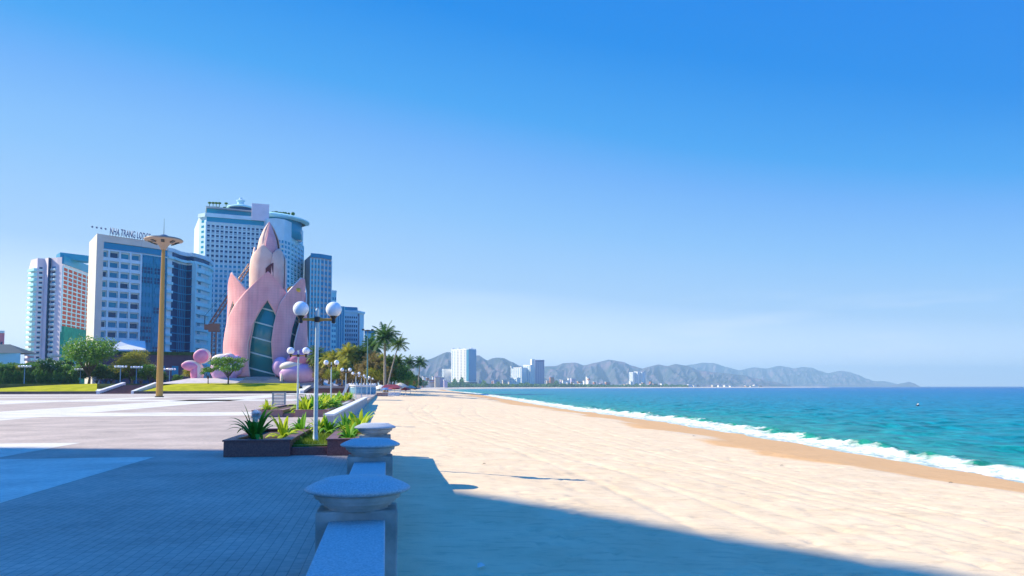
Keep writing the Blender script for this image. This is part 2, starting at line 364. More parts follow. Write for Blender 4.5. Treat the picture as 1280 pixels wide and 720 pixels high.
for i in range(len(ys) - 1):
    for j in range(nx - 1): mb.f.append((i*nx+j, i*nx+j+1, (i+1)*nx+j+1, (i+1)*nx+j))
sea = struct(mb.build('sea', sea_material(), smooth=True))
at_ = sea.data.attributes.new('shore', 'FLOAT', 'POINT'); at_.data.foreach_set('value', sat)

# ------------------------------------------------------------ far land, hills
LAND = [(60, 1330), (103, 1400), (140, 1650), (220, 2000), (420, 2400), (800, 2800), (1500, 3300), (2600, 4200), (3000, 5600)]
back = [(3400, 9000), (-9000, 9000), (-9000, -3000), (-4000, -3000), (-45, -60), (-45, 247), (-14, 262), (-9, 600), (20, 1000)]
mb = MB(); n1 = len(LAND)
vs_ = [(x, y, SEA - 0.3) for x, y in LAND] + [(x - 14, y + 14, -0.2) for x, y in LAND] + [(x - 50, y + 50, 1.6) for x, y in LAND]
mb.add(vs_, [(i, i+1, n1+i+1, n1+i) for i in range(n1-1)] + [(n1+i, n1+i+1, 2*n1+i+1, 2*n1+i) for i in range(n1-1)])
o = mb.build('far_shore', mat('far_sand', (0.62, 0.52, 0.4), 0.9, var=0.12, vscale=0.01))
struct(o)
# the ground inland, one sheet to the horizon
MBg = MB()
poly = [(60, 1400), (90, 1700), (170, 2050), (370, 2450), (750, 2850), (1450, 3350), (2550, 4250), (2950, 5650), (3300, 9500), (-14000, 12000), (-14000, -2000), (-400, -2000), (-150, 262), (-26, 262), (-16, 275), (-12, 400), (0, 700), (30, 1100)]
MBg.add([(x, y, 1.55) for x, y in poly], [tuple(range(len(poly)))])
struct(MBg.build('ground', mat('town_ground', (0.16, 0.15, 0.13), 0.95, var=0.3, vscale=0.02)))

m_hill = bpy.data.materials.new('hill'); m_hill.use_nodes = True
t = m_hill.node_tree; n = t.nodes.new; l = t.links.new; b = t.nodes['Principled BSDF']; b.inputs['Roughness'].default_value = 1; b.inputs['Specular IOR Level'].default_value = 0.1
tcn = n('ShaderNodeTexCoord'); z = n('ShaderNodeTexNoise'); z.inputs['Scale'].default_value = 0.0035; z.inputs['Detail'].default_value = 9; z.inputs['Roughness'].default_value = 0.65
l(tcn.outputs['Object'], z.inputs['Vector']); r = n('ShaderNodeValToRGB'); cr = r.color_ramp
cr.elements[0].position = 0.38; cr.elements[0].color = (0.035, 0.065, 0.085, 1); cr.elements[1].position = 0.66; cr.elements[1].color = (0.24, 0.155, 0.20, 1)  # blue-violet of distance haze mixed into the rock and scrub tones
e = cr.elements.new(0.5); e.color = (0.10, 0.105, 0.13, 1)
l(z.outputs['Fac'], r.inputs[0]); l(r.outputs[0], b.inputs['Base Color'])

def ridge(name, prof, Y0, depth, seed, rough=1.0):
    # prof: measured crest points; becomes a real ridge with spurs and gullies falling both ways
    pts = [at(px, py, Y0) for px, py in prof]
    xs = [p.x for p in pts]; zs = [max(2, p.z) for p in pts]
    def crest(x):
        if x <= xs[0] or x >= xs[-1]: return 0
        for i in range(len(xs) - 1):
            if x <= xs[i + 1]:
                t_ = (x - xs[i]) / (xs[i + 1] - xs[i]); t_ = t_ * t_ * (3 - 2 * t_) * 0.5 + t_ * 0.5
                return zs[i] + (zs[i + 1] - zs[i]) * t_
        return 0
    nxx = 240; nyy = 70; mb = MB(); x0, x1 = xs[0], xs[-1]
    for j in range(nyy + 1):
        v = -1 + 2 * j / nyy
        for i in range(nxx + 1):
            x = x0 + (x1 - x0) * i / nxx; y = Y0 + v * depth
            sx_ = x * (y / Y0) if v < 0 else x
            # spurs: sample the crest a little sideways as we come down
            wob = noise.noise((x / 260, seed, v * 1.5)) * 160 * abs(v)
            c = crest(x + wob)
            g = 1 - abs(v) ** 1.15
            gul = 1 - abs(noise.noise((x / 150 + v * 0.9, v * 1.1, seed))) * 1.1 * min(1, abs(v) * 3.0) * rough
            gul -= 0.35 * rough * min(1, abs(v) * 3.5) * abs(noise.noise((x / 55 - v * 2.0, v * 4, seed + 7)))
            h = c * g * max(0.15, gul) + 7 * noise.noise((x / 60, y / 60, seed)) * min(1, abs(v) * 4) * (1 if c > 20 else 0)
            mb.v.append((sx_, y, h - 3))
    W = nxx + 1
    for j in range(nyy):
        for i in range(nxx): mb.f.append((j*W+i, j*W+i+1, (j+1)*W+i+1, (j+1)*W+i))
    return struct(mb.build(name, m_hill, smooth=False))
ridge('hills', [(470, 482), (502, 461.5), (520, 455), (536, 448.5), (559, 439.5), (575, 442), (590, 445), (598, 443.5), (609, 450), (615, 447.5), (621, 446.5), (629, 447), (640, 452), (649, 456.5), (660, 460), (675, 470), (700, 482)], 6200, 1500, 1.3)
ridge('hills', [(640, 482), (655, 468), (682, 457.5), (695, 457), (705, 453.5), (719, 453), (730, 456.5), (745, 453), (761, 449.5), (778, 452), (790, 457), (803, 460.5), (812, 458), (823, 455.5), (834, 457.5), (845, 455), (858, 457), (874, 463), (900, 466), (928, 469), (945, 473), (964, 477), (989, 482)], 7600, 1700, 4.1)
ridge('hills', [(790, 482), (825, 465), (863, 456), (880, 453.5), (892, 454), (908, 459), (924, 463), (942, 459.5), (958, 461), (974, 457.5), (984, 459), (992, 461), (1003, 459), (1014, 460), (1025, 464), (1035, 467), (1050, 464), (1060, 465), (1071, 468.5), (1084, 474), (1093, 477), (1105, 477), (1118, 479.5), (1128, 483)], 11500, 2000, 8.7, 0.8)
ridge('hills', [(1115, 484), (1121, 481), (1128, 479.5), (1136, 478), (1142, 479.5), (1147, 482), (1150, 484)], 9000, 300, 2.2, 0.6)
ridge('hills', [(505, 483), (520, 477), (545, 470), (565, 468), (590, 476), (612, 483)], 4700, 500, 6.2, 0.8)

# ------------------------------------------------------------ plaza
def paver(name, c1, c2, mortar):
    m = bpy.data.materials.new(name); m.use_nodes = True; t = m.node_tree; n = t.nodes.new; l = t.links.new
    b = t.nodes['Principled BSDF']; b.inputs['Roughness'].default_value = 0.75; b.inputs['Specular IOR Level'].default_value = 0.3
    tcn = n('ShaderNodeTexCoord'); br = n('ShaderNodeTexBrick'); mp_ = n('ShaderNodeMapping'); mp_.inputs['Rotation'].default_value = (0, 0, R(90)); l(tcn.outputs['Object'], mp_.inputs[0]); l(mp_.outputs[0], br.inputs['Vector'])
    br.inputs['Scale'].default_value = 1.0; br.inputs['Brick Width'].default_value = 0.22; br.inputs['Row Height'].default_value = 0.11; br.inputs['Mortar Size'].default_value = 0.006; br.inputs['Bias'].default_value = 0
    br.inputs['Color1'].default_value = (*c1, 1); br.inputs['Color2'].default_value = (*c2, 1); br.inputs['Mortar'].default_value = (*mortar, 1)
    z = n('ShaderNodeTexNoise'); z.inputs['Scale'].default_value = 0.45; z.inputs['Detail'].default_value = 7; z.inputs['Roughness'].default_value = 0.6; l(tcn.outputs['Object'], z.inputs['Vector'])
    mr = n('ShaderNodeMapRange'); l(z.outputs['Fac'], mr.inputs[0]); mr.inputs[1].default_value = 0.3; mr.inputs[2].default_value = 0.7; mr.inputs[3].default_value = 0.72; mr.inputs[4].default_value = 1.12
    z2 = n('ShaderNodeTexNoise'); z2.inputs['Scale'].default_value = 9; z2.inputs['Detail'].default_value = 5; l(tcn.outputs['Object'], z2.inputs['Vector'])
    mr2 = n('ShaderNodeMapRange'); l(z2.outputs['Fac'], mr2.inputs[0]); mr2.inputs[1].default_value = 0.3; mr2.inputs[2].default_value = 0.7; mr2.inputs[3].default_value = 0.88; mr2.inputs[4].default_value = 1.1
    mm = n('ShaderNodeMath'); mm.operation = 'MULTIPLY'; l(mr.outputs[0], mm.inputs[0]); l(mr2.outputs[0], mm.inputs[1])
    v = n('ShaderNodeVectorMath'); v.operation = 'SCALE'; l(br.outputs['Color'], v.inputs[0]); l(mm.outputs[0], v.inputs['Scale']); l(v.outputs[0], b.inputs['Base Color'])
    bp = n('ShaderNodeBump'); bp.inputs['Strength'].default_value = 0.5; bp.inputs['Distance'].default_value = 0.01; bp.invert = True
    l(br.outputs['Fac'], bp.inputs['Height']); l(bp.outputs[0], b.inputs['Normal'])
    return m
m_pav = paver('pink_paver', (0.57, 0.46, 0.385), (0.50, 0.415, 0.355), (0.37, 0.31, 0.27))
m_pavl = paver('pale_paver', (0.78, 0.74, 0.64), (0.74, 0.71, 0.62), (0.66, 0.62, 0.54))
PLZ = [(-260, -60), (-0.27, -60), (-0.27, 25.6), (-2.5, 25.6), (-2.5, 243), (-260, 243)]
struct(MB().prism(PLZ, -2.2, 0.0).build('plaza', m_pav))
bands = MB()
for (x0, x1, y0, y1) in ((-60, -5.62, -20, 20.25), (-60, -9.35, 20.6, 25.9), (-27.5, -20, 38, 49.4), (-27.5, -20, 56.6, 238), (-120, -6, 49.5, 56.5), (-120, -6, 104, 116), (-240, -30, 150, 158), (-46, -40, 56.6, 103.9), (-200, -6, 190, 205), (-44, -38, 116.1, 149.9)):
    bands.add([(x0, y0, .004), (x1, y0, .004), (x1, y1, .004), (x0, y1, .004)], [(0, 1, 2, 3)])
struct(bands.build('paving_bands', m_pavl))

# kerb and lawns at the far side of the plaza
m_kerb = mat('kerb_granite', (0.10, 0.075, 0.08), 0.7, var=0.2, vscale=1)
m_grass = mat('lawn_grass', (0.30, 0.31, 0.008), 1, col2=(0.44, 0.42, 0.015), vscale=0.35, bump=0.6, bscale=2.5, bdist=0.2, detail=8, spec=0.1)
KY = 240
def lawn(px0, px1, taper0, taper1):
    x0 = at(px0, 490, KY).x; x1 = at(px1, 490, KY).x
    struct(MB().box(x0, x1, KY - 0.6, KY, 0, 0.75).build('kerb', m_kerb))
    mb = MB(); n_ = 40; m_ = 10
    for j in range(m_ + 1):
        v = j / m_; y = KY + v * 24
        for i in range(n_ + 1):
            u = i / n_; x = x0 + (x1 - x0) * u
            side = min(1, u * (x1 - x0) / taper0 if taper0 else 1, (1 - u) * (x1 - x0) / taper1 if taper1 else 1)
            side = math.sin(side * PI / 2)
            mb.v.append((x * (y / KY) , y, 0.62 + (2.55 * math.sin(v * PI / 2)) * side + 0.08 * noise.noise((x * .2, y * .2, 0))))
    for j in range(m_):
        for i in range(n_): mb.f.append((j*(n_+1)+i, j*(n_+1)+i+1, (j+1)*(n_+1)+i+1, (j+1)*(n_+1)+i))
    return struct(mb.build('lawn', m_grass, smooth=True))
lawn(-60, 121, 45, 0); lawn(168, 374, 16, 0)

m_brown = mat('brown_paving', (0.24, 0.115, 0.10), 0.8, var=0.2, vscale=0.6)
m_white = mat('white_paint', (0.78, 0.77, 0.75), 0.6, var=0.06, vscale=0.3)
m_conc = mat('grey_concrete', (0.42, 0.42, 0.41), 0.8, var=0.12, vscale=2, bump=0.2, bscale=30)
def stairs(px0, px1, label, wall_l=True, wall_r=True, top=2.6):
    x0 = at(px0, 490, KY).x; x1 = at(px1, 490, KY).x
    e = empty('stairs', label, 'stairs', ((x0 + x1) / 2, KY, 0)); hw = (x1 - x0) / 2
    mb = MB(); ns = 14
    for k in range(ns): mb.box(-hw, hw, k * 1.5, 22, top * k / ns, top * (k + 1) / ns)
    mb.build('steps', m_brown, e)
    for s_, on in ((-1, wall_l), (1, wall_r)):
        if on:
            q = MB().prism([(0, 0), (1, 0), (1, 1), (0, 1)], 0, 1)
            xa, xb = (s_ * hw, s_ * (hw + 1.1)); xa, xb = min(xa, xb), max(xa, xb)
            q = MB(); q.add([(xa, -0.5, 0), (xb, -0.5, 0), (xb, 22, 0), (xa, 22, 0), (xa, -0.5, 0.85), (xb, -0.5, 0.85), (xb, 22, top + 0.9), (xa, 22, top + 0.9)],
                            [(0,3,2,1),(4,5,6,7),(0,1,5,4),(1,2,6,5),(2,3,7,6),(3,0,4,7)])
            q.build('side_wall', m_white, e)
    return e
stairs(125, 164.5, 'wide brown steps between the two lawns, pale sloping side walls')
stairs(380, 441, 'wide brown terrace steps beside the pink tower behind the lamp posts', True, False, top=1.5)
x0 = at(378, 484, 262).x; x1 = at(446, 484, 262).x
tag(MB().box(x0, x1, 262, 262.6, 1.3, 2.35).build('low_wall', m_white), 'long low white wall along the top of the brown terrace steps', 'wall')
# park ground behind the lawns
xL = at(-80, 484, 264).x; xR = at(372, 484, 264).x
struct(MB().prism([(xL - 60, 263), (xR, 263), (xR + 4, 330), (xL - 90, 330)], 1.4, 3.05).build('park_ground', mat('park_soil', (0.10, 0.12, 0.04), 1, var=0.3, vscale=0.3)))

# ------------------------------------------------------------ vegetation
def leafmat(name, c, c2, tr=0.38): return mat(name, c, 0.6, col2=c2, vscale=0.9, trans=tr, objvar=0.15, spec=0.3)
M_DARK = leafmat('leaf_dark', (0.04, 0.14, 0.03), (0.15, 0.31, 0.05))
M_MID = leafmat('leaf_mid', (0.07, 0.22, 0.02), (0.24, 0.42, 0.05))
M_OLIVE = leafmat('leaf_olive', (0.20, 0.26, 0.02), (0.48, 0.44, 0.05))
M_BROWN = leafmat('leaf_brown', (0.18, 0.14, 0.04), (0.38, 0.30, 0.10))
M_PALM = leafmat('leaf_palm', (0.02, 0.10, 0.03), (0.09, 0.20, 0.03))
M_LILY = leafmat('leaf_lily', (0.08, 0.30, 0.02), (0.26, 0.50, 0.03), 0.35)
M_LILYY = leafmat('leaf_lily_yellow', (0.36, 0.50, 0.02), (0.66, 0.70, 0.06), 0.4)
M_FLOWER = mat('white_blossom', (0.8, 0.78, 0.68), 0.7)
M_BARK = mat('bark', (0.12, 0.09, 0.07), 0.95, var=0.3, vscale=2)
M_PBARK = mat('palm_bark', (0.30, 0.26, 0.20), 0.95, var=0.25, vscale=3)

def leaf_quad(mb, c, size, rg, asp=0.6):
    n_ = Vector((rg.gauss(0, 1), rg.gauss(0, 1), rg.gauss(0, 1) + 0.6)).normalized()
    u = n_.cross(Vector((rg.gauss(0, 1), rg.gauss(0, 1), rg.gauss(0, 1)))).normalized(); v = n_.cross(u)
    u *= size * 0.5; v *= size * 0.5 * asp
    mb.add([c - u, c - v * 0.9 + u * 0.1, c + u, c + v * 0.9 + u * 0.1], [(0, 1, 2, 3)])
def make_tree(seed, h=6.0, cw=6.0, trunk_h=1.6, leaf=0.42, nleaf=3600, m=None, flat=0.6, blobs=16, low=False, flowers=0, tr=0.16):
    """tree of given height and crown width; returns list of (name, mesh)"""
    rg = random.Random(seed); tb = MB(); lb = MB(); fb = MB()
    ch = h - trunk_h; cc = Vector((0, 0, trunk_h + ch * 0.5))
    tb.tube([(0, 0, -0.3), (0.05 * h * 0.2, 0, trunk_h * 0.5), (0, 0.05, trunk_h)], [tr * 1.3, tr, tr * 0.8], 8)
    cl = []
    for k in range(blobs):
        a = 2 * PI * k * 0.618 + rg.uniform(-.3, .3); rr = math.sqrt((k + .5) / blobs) * cw * 0.38
        zz = trunk_h + ch * (0.28 + 0.5 * rg.random()) + (1 - rr / (cw * .5)) * ch * 0.18
        c = Vector((rr * math.cos(a), rr * math.sin(a), zz)); rad = cw * rg.uniform(0.13, 0.22)
        cl.append((c, rad))
        mid = Vector((c.x * 0.45, c.y * 0.45, trunk_h + (c.z - trunk_h) * 0.4))
        if not low or k % 2: tb.tube([(0, 0, trunk_h * rg.uniform(.6, .98)), mid, c], [tr * 0.6, tr * 0.35, tr * 0.1], 5)
    for _ in range(nleaf):
        c, rad = cl[rg.randrange(len(cl))]
        d = Vector((rg.gauss(0, 1), rg.gauss(0, 1), rg.gauss(0, 1))); d.normalize(); d *= rad * (rg.random() ** 0.45) * rg.uniform(.75, 1.25); d.z *= flat
        p = c + d
        if p.z < 0.1: continue
        leaf_quad(lb, p, leaf * rg.uniform(0.6, 1.3), rg)
        if flowers and rg.random() < flowers and d.z > -0.1: leaf_quad(fb, p + d * 0.15, leaf * 0.75, rg, 0.9)
    res = [('trunk', tb.mesh('trunk', M_BARK, True)), ('crown', lb.mesh('crown', m))]
    if flowers: res.append(('blossom', fb.mesh('blossom', M_FLOWER)))
    return res
def place_tree(parts, name, label, cat, loc, s=1.0, rz=0.0, group=None, sub=True):
    e = empty(name, label, cat, loc, rz, group)
    e.scale = (s, s, s) if not isinstance(s, tuple) else s
    for nm, me in parts:
        o = bpy.data.objects.new(nm, me); COL.objects.link(o); o.parent = e
        if nm == 'blossom': pass
    return e

def frond(mb, base, az, el, ln, rg, wid=0.5, droop=1.1, n_=16):
    p = Vector(base); d = Vector((math.cos(az) * math.cos(el), math.sin(az) * math.cos(el), math.sin(el))); st = ln / n_
    pts = [p.copy()]
    for i in range(n_):
        d.z -= droop / n_ * (0.5 + i / n_); d.normalize(); p = p + d * st; pts.append(p.copy())
    side = Vector((-math.sin(az), math.cos(az), 0))
    for i in range(1, n_):
        t_ = i / n_; wl = wid * math.sin(PI * min(1, t_ * 0.85 + 0.12)) ** 0.7
        dd = (pts[i + 1] - pts[i - 1]).normalized()
        for s_ in (-1, 1):
            for q in (0, .5):
                a = pts[i] + dd * st * q
                tip = a + side * s_ * wl * rg.uniform(.85, 1.1) + dd * wl * 0.55 - Vector((0, 0, wl * rg.uniform(0.35, 0.75)))
                wv = dd * st * 0.30
                mb.add([a - wv, a + wv, tip], [(0, 1, 2)])
    mb.tube(pts[::4] + [pts[-1]], [0.05 * ln / 4 * (1 - 0.8 * i / 5) for i in range(len(pts[::4]) + 1)], 4)
def make_palm(seed, h=9.0, lean=(0, 0), ln=3.4, nf=22, m=None, tr=0.2, wid=0.75):
    rg = random.Random(seed); tb = MB(); fb = MB(); pts = []
    for i in range(9):
        t_ = i / 8; pts.append((lean[0] * t_ ** 1.5, lean[1] * t_ ** 1.5, h * t_))
    tb.tube(pts, [tr * (1.5 if i == 0 else 1 - 0.35 * i / 8) for i in range(9)], 8)
    for k in range(nf):
        az = k * 2.39996 + rg.uniform(-.2, .2); el = R(78) - R(105) * (k / nf) + rg.uniform(-.1, .1)
        frond(fb, (pts[-1][0], pts[-1][1], h - 0.1), az, el, ln * rg.uniform(.85, 1.1), rg, wid, 1.1 + 0.3 * rg.random())
    return [('trunk', tb.mesh('trunk', M_PBARK, True)), ('crown', fb.mesh('crown', m or M_PALM))]

# ------------------------------------------------------------ sea wall beside the camera
m_ter = mat('terrazzo', (0.38, 0.41, 0.42), 0.7, col2=(0.58, 0.60, 0.60), vscale=70, bump=0.15, bscale=60, bdist=0.01, detail=3)
m_ter2 = mat('wall_render', (0.30, 0.30, 0.27), 0.85, col2=(0.55, 0.53, 0.49), vscale=3.2, bump=0.3, bscale=14, bdist=0.02)
wall = empty('balustrade', 'low stone wall with round capped posts running along the sand, nearest the camera', 'sea wall', (-0.25, 0, 0))
POSTS = [-3.7, 1.8, 7.3, 12.8, 18.3]
wall_pts = [-9.2] + POSTS + [23.8]
for a, b in zip(wall_pts, wall_pts[1:]):
    b2 = b - 0.24 if b != 23.8 else 25.5
    MB().box(-0.17, 0.17, a + 0.24, b2, -1.3, 0.41).build('wall_panel', m_ter2, wall)
    MB().box(-0.245, 0.25, a + 0.242, b2 - 0.002, 0.405, 0.52).build('coping', m_ter, wall, bevel=0.012)
    MB().box(-0.23, 0.235, a + 0.24, b2, -0.62, -0.06).build('plinth', m_ter2, wall, bevel=0.01)
post_me = MB().box(-0.36, 0.36, -0.24, 0.24, -1.3, 0.60).mesh('post', m_ter2)
prof_n = [(0.275, 0.598), (0.275, 0.625), (0.305, 0.63), (0.305, 0.655), (0.345, 0.66), (0.35, 0.69), (0.385, 0.695), (0.395, 0.728), (0.385, 0.745)]
neck_me = MB().lathe(prof_n, n=112).mesh('neck', m_ter2, False)
prof_c = [(0.385, 0.74), (0.46, 0.755), (0.478, 0.768), (0.478, 0.782), (0.458, 0.797), (0.40, 0.826), (0.345, 0.848), (0.33, 0.852), (0.315, 0.864), (0.30, 0.868), (0.15, 0.876), (0.01, 0.878)]
cap_me = MB().lathe(prof_c, n=64).mesh('cap', m_ter, True)
for y in POSTS:
    p = bpy.data.objects.new('post', post_me); COL.objects.link(p); p.parent = wall; p.location = (0, y, 0)
    b = p.modifiers.new('bevel', 'BEVEL'); b.width = 0.015; b.segments = 2
    for nm, me in (('neck', neck_me), ('cap', cap_me)):
        c = bpy.data.objects.new(nm, me); COL.objects.link(c); c.parent = p

# ------------------------------------------------------------ planters
m_gran_shade = mat('granite_shade', (0.17, 0.06, 0.055), 0.4, col2=(0.25, 0.10, 0.085), vscale=28, detail=2)  # darker copy of the granite, for the planter lying in shadow
m_gran_lit = mat('granite_lit', (0.30, 0.16, 0.15), 0.5, col2=(0.38, 0.21, 0.19), vscale=20, detail=2)  # lighter copy of the granite, for the planters in sun
m_soil = mat('planter_soil', (0.09, 0.06, 0.04), 1, var=0.4, vscale=6, bump=1, bscale=14)
m_rgrass = mat('planter_grass', (0.05, 0.13, 0.015), 1, col2=(0.16, 0.24, 0.02), vscale=5, bump=0.8, bscale=40)
def planter(label, x0, x1, y0, y1, nx0, nx1, back_open=False, h=0.42, m=m_gran_shade, loc=None):
    e = empty('planter', label, 'planter', ((x0 + x1) / 2, (y0 + y1) / 2, 0), group='granite planters along the promenade'); cx, cy = e.location.x, e.location.y
    t_ = 0.16
    def bx(nm, a, b, c, d, z0, z1, mm=m, bev=0.008): return MB().box(a - cx, b - cx, c - cy, d - cy, z0, z1).build(nm, mm, e, bevel=bev)
    def body(a, b, c, d):
        bx('side_wall', a, b, c, c + t_, 0, h - 0.04); bx('side_wall', a, b, d - t_, d, 0, h - 0.04)
        bx('side_wall', a, a + t_, c + t_, d - t_, 0, h - 0.04); bx('side_wall', b - t_, b, c + t_, d - t_, 0, h - 0.04)
        r = 0.30
        bx('rim', a - .03, b + .03, c - .03, c + r - .06, h - 0.04, h); bx('rim', a - .03, b + .03, d - r + .06, d + .03, h - 0.04, h)
        bx('rim', a - .03, a + r - .06, c + r - .06, d - r + .06, h - 0.04, h); bx('rim', b - r + .06, b + .03, c + r - .06, d - r + .06, h - 0.04, h)
        bx('soil', a + t_, b - t_, c + t_, d - t_, 0.05, h - 0.10, m_soil, 0)
    body(x0, nx0, y0, y1); body(nx1, x1, y0, y1)
    bx('front_panel', nx0, nx1, y0 + 0.25, y0 + 0.40, 0, 0.20)
    bx('grass', nx0, nx1, y0 + 0.41, y1, 0, 0.24, m_rgrass, 0)
    return e
planter('dark shaded granite planter beside the third capped post, tall lamp post in its grass strip', -3.93, -0.54, 19.85, 25.3, -2.35, -1.45)
planter('reddish granite planter in full sun, second along the promenade', -7.6, -3.35, 46.0, 60.0, -5.9, -5.2, m=m_gran_lit)
planter('red granite planter farthest along the promenade, seen past the second one', -7.4, -3.5, 74, 88.0, -5.9, -5.3, m=m_gran_lit)

# pale curb walls edging the sand beyond the first planter
cw = empty('curb_wall', 'long pale curb wall beyond the first planter, above the sand', 'wall', (-2.65, 36, 0))
MB().box(-0.12, 0.25, 0, 64, -1.4, 0.40).build('wall_face', m_conc, cw)
MB().box(-0.18, 0.31, 0, 64, 0.40, 0.5).build('coping', m_white, cw, bevel=0.02)
cw2 = empty('curb_wall', 'inner grey curb running beside the second planter, along the pale curb wall', 'wall', (-3.5, 61, 0))
MB().box(-0.15, 0.15, 0, 13, 0, 0.32).build('wall_face', m_conc, cw2); MB().box(-0.2, 0.2, 0, 13, 0.32, 0.4).build('coping', m_conc, cw2, bevel=0.02)
tag(MB().box(-2.8, -0.02, 25.62, 25.95, -1.5, 0.45).build('end_wall', m_conc), 'short end wall closing the sea wall behind the dark planter', 'wall')

# lilies
def make_lily(seed, m, nl=16, ln=0.75, flower=False, emin=30):
    rg = random.Random(seed); mb = MB(); fb = MB()
    for k in range(nl):
        az = k * 2.4 + rg.uniform(-.3, .3); el = R(rg.uniform(emin, 84)); L_ = ln * rg.uniform(.7, 1.15); n_ = 9
        p = Vector((0.04 * math.cos(az), 0.04 * math.sin(az), 0.02)); d = Vector((math.cos(az) * math.cos(el), math.sin(az) * math.cos(el), math.sin(el)))
        side = Vector((-math.sin(az), math.cos(az), 0)); st = L_ / n_; wd = 0.052 * rg.uniform(.8, 1.25); vs = []
        for i in range(n_ + 1):
            t_ = i / n_; ww = wd * (0.7 + 0.6 * math.sin(PI * t_ * 0.8)) * (1 - t_ ** 4)
            up = side.cross(d) * ww * 0.35
            vs += [p - side * ww + up, p.copy(), p + side * ww + up]
            d.z -= 0.30 * (0.35 + t_ * 1.2) * (1.5 - el / R(84)) ; d.normalize(); p = p + d * st
        mb.add(vs, [(3*i, 3*i+1, 3*i+4, 3*i+3) for i in range(n_)] + [(3*i+1, 3*i+2, 3*i+5, 3*i+4) for i in range(n_)])
    mb.tube([(0, 0, -0.1), (0, 0, 0.14)], [0.06, 0.045], 8)
    r = [('leaves', mb.mesh('leaves', m, True))]
    if flower:
        fb.tube([(0, 0, 0), (0.01, 0, ln * 0.7)], 0.012, 6)
        for k in range(420):
            d = Vector((rg.gauss(0, 1), rg.gauss(0, 1), rg.gauss(0, 1) * .8 + 0.25)).normalized(); s_ = d.cross(Vector((0, 0.1, 1))).normalized() * 0.014
            c = Vector((0.01, 0, ln * 0.72)); e1 = c + d * 0.11; e2 = c + d * rg.uniform(0.15, 0.22) - Vector((0, 0, 0.02))
            fb.add([c - s_ * .3, c + s_ * .3, e1 + s_, e1 - s_], [(0, 1, 2, 3)]); fb.add([e1 - s_, e1 + s_, e2], [(0, 1, 2)])
        r.append(('flower_head', fb.mesh('flower_head', mat('lily_petal', (0.93, 0.93, 0.93), 0.6, trans=0.3))))
    return r
lily_dark = make_lily(1, leafmat('leaf_lily_dark', (0.05, 0.27, 0.03), (0.14, 0.44, 0.05), 0.35), 26, 0.98, True, 44)
lilies = [make_lily(10 + k, M_LILY if k % 2 else M_LILYY, 22 + k, 0.74) for k in range(4)]
def plant(parts, label, loc, s, rz, group=None): return place_tree(parts, 'lily_plant', label, 'lily plant', loc, s, rz, group)
plant(lily_dark, 'dark green spider lily with a pale fluffy flower head, in the dark planter', (-3.32, 20.7, 0.32), 0.95, 0.4)
plant(lilies[0], 'yellow-green lily with drooping leaves behind the flowering one', (-2.82, 22.3, 0.30), 1.0, 1.9)
G1 = 'green lilies crowding the right side of the dark planter'
for k, (x, y, s_) in enumerate([(-1.75, 24.6, .9), (-1.2, 24.7, 1.05), (-0.85, 24.0, 1.1), (-0.75, 23.2, 1.0), (-1.15, 23.3, .9), (-0.85, 22.3, .9), (-0.95, 21.0, .8), (-0.8, 24.8, 1.1), (-2.6, 24.9, .85), (-2.05, 24.9, .9)]):
    plant(lilies[(k + 1) % 4], 'green strap-leaved lily in the dense row at the right side of the dark planter', (x, y, 0.28), s_, k * 1.3, G1)
G2 = 'yellow-green lilies filling the sunlit planters'
rg = random.Random(3)
for k in range(44):
    x = rg.uniform(-5.0, -3.6); y = 47.0 + (k / 44) * 12.4
    plant(lilies[k % 4], 'yellow-green lily in the dense bed of the reddish planter in the sun', (x, y, 0.28), rg.uniform(1.0, 1.5), rg.uniform(0, 6), G2)
for k in range(26):
    plant(lilies[k % 4], 'small lily in the bed of the farthest red planter', (rg.uniform(-6.9, -3.8), 75 + k * .5, 0.28), rg.uniform(1.0, 1.5), rg.uniform(0, 6), 'lilies in the farthest planter')
plant(lilies[2], 'small yellow-green lily at the left end of the reddish planter', (-6.9, 47.2, 0.3), 1.15, 0.3)
# upright tufts in the grass strip
tg = MB(); rg = random.Random(5)
for _ in range(2600):
    x = rg.uniform(-2.33, -1.47); y = rg.uniform(20.53, 25.2); hgt = rg.uniform(.04, .13); a = rg.uniform(0, 6.28)
    dx, dy = 0.012 * math.cos(a), 0.012 * math.sin(a)
    tg.add([(x - dx, y - dy, .23), (x + dx, y + dy, .23), (x + rg.uniform(-.05, .05), y + rg.uniform(-.05, .05), .24 + hgt)], [(0, 1, 2)])
tag(tg.build('grass', leafmat('leaf_grass', (0.08, 0.19, 0.015), (0.25, 0.34, 0.03))), 'short green grass in the gap of the dark planter round the lamp post', 'grass', kind='stuff')

# grey slatted box beyond the second planter
m_gmet = mat('grey_metal', (0.30, 0.36, 0.38), 0.45, metal=0.3)
bx_ = empty('litter_bin', 'grey metal slatted bin standing behind the reddish planter', 'bin', (*XY(349, 61.5), 0))
for x in (-0.45, 0.45): MB().box(x - .04, x + .04, -.25, .25, 0, 1.25).build('side_panel', m_gmet, bx_)
MB().box(-.5, .5, -.28, .28, 1.25, 1.33).build('lid', m_gmet, bx_)
q = MB()
for k in range(9): q.box(-.41, .41, -.24, -.21, 0.15 + k * .115, 0.22 + k * .115)
q.build('slats', m_gmet, bx_)

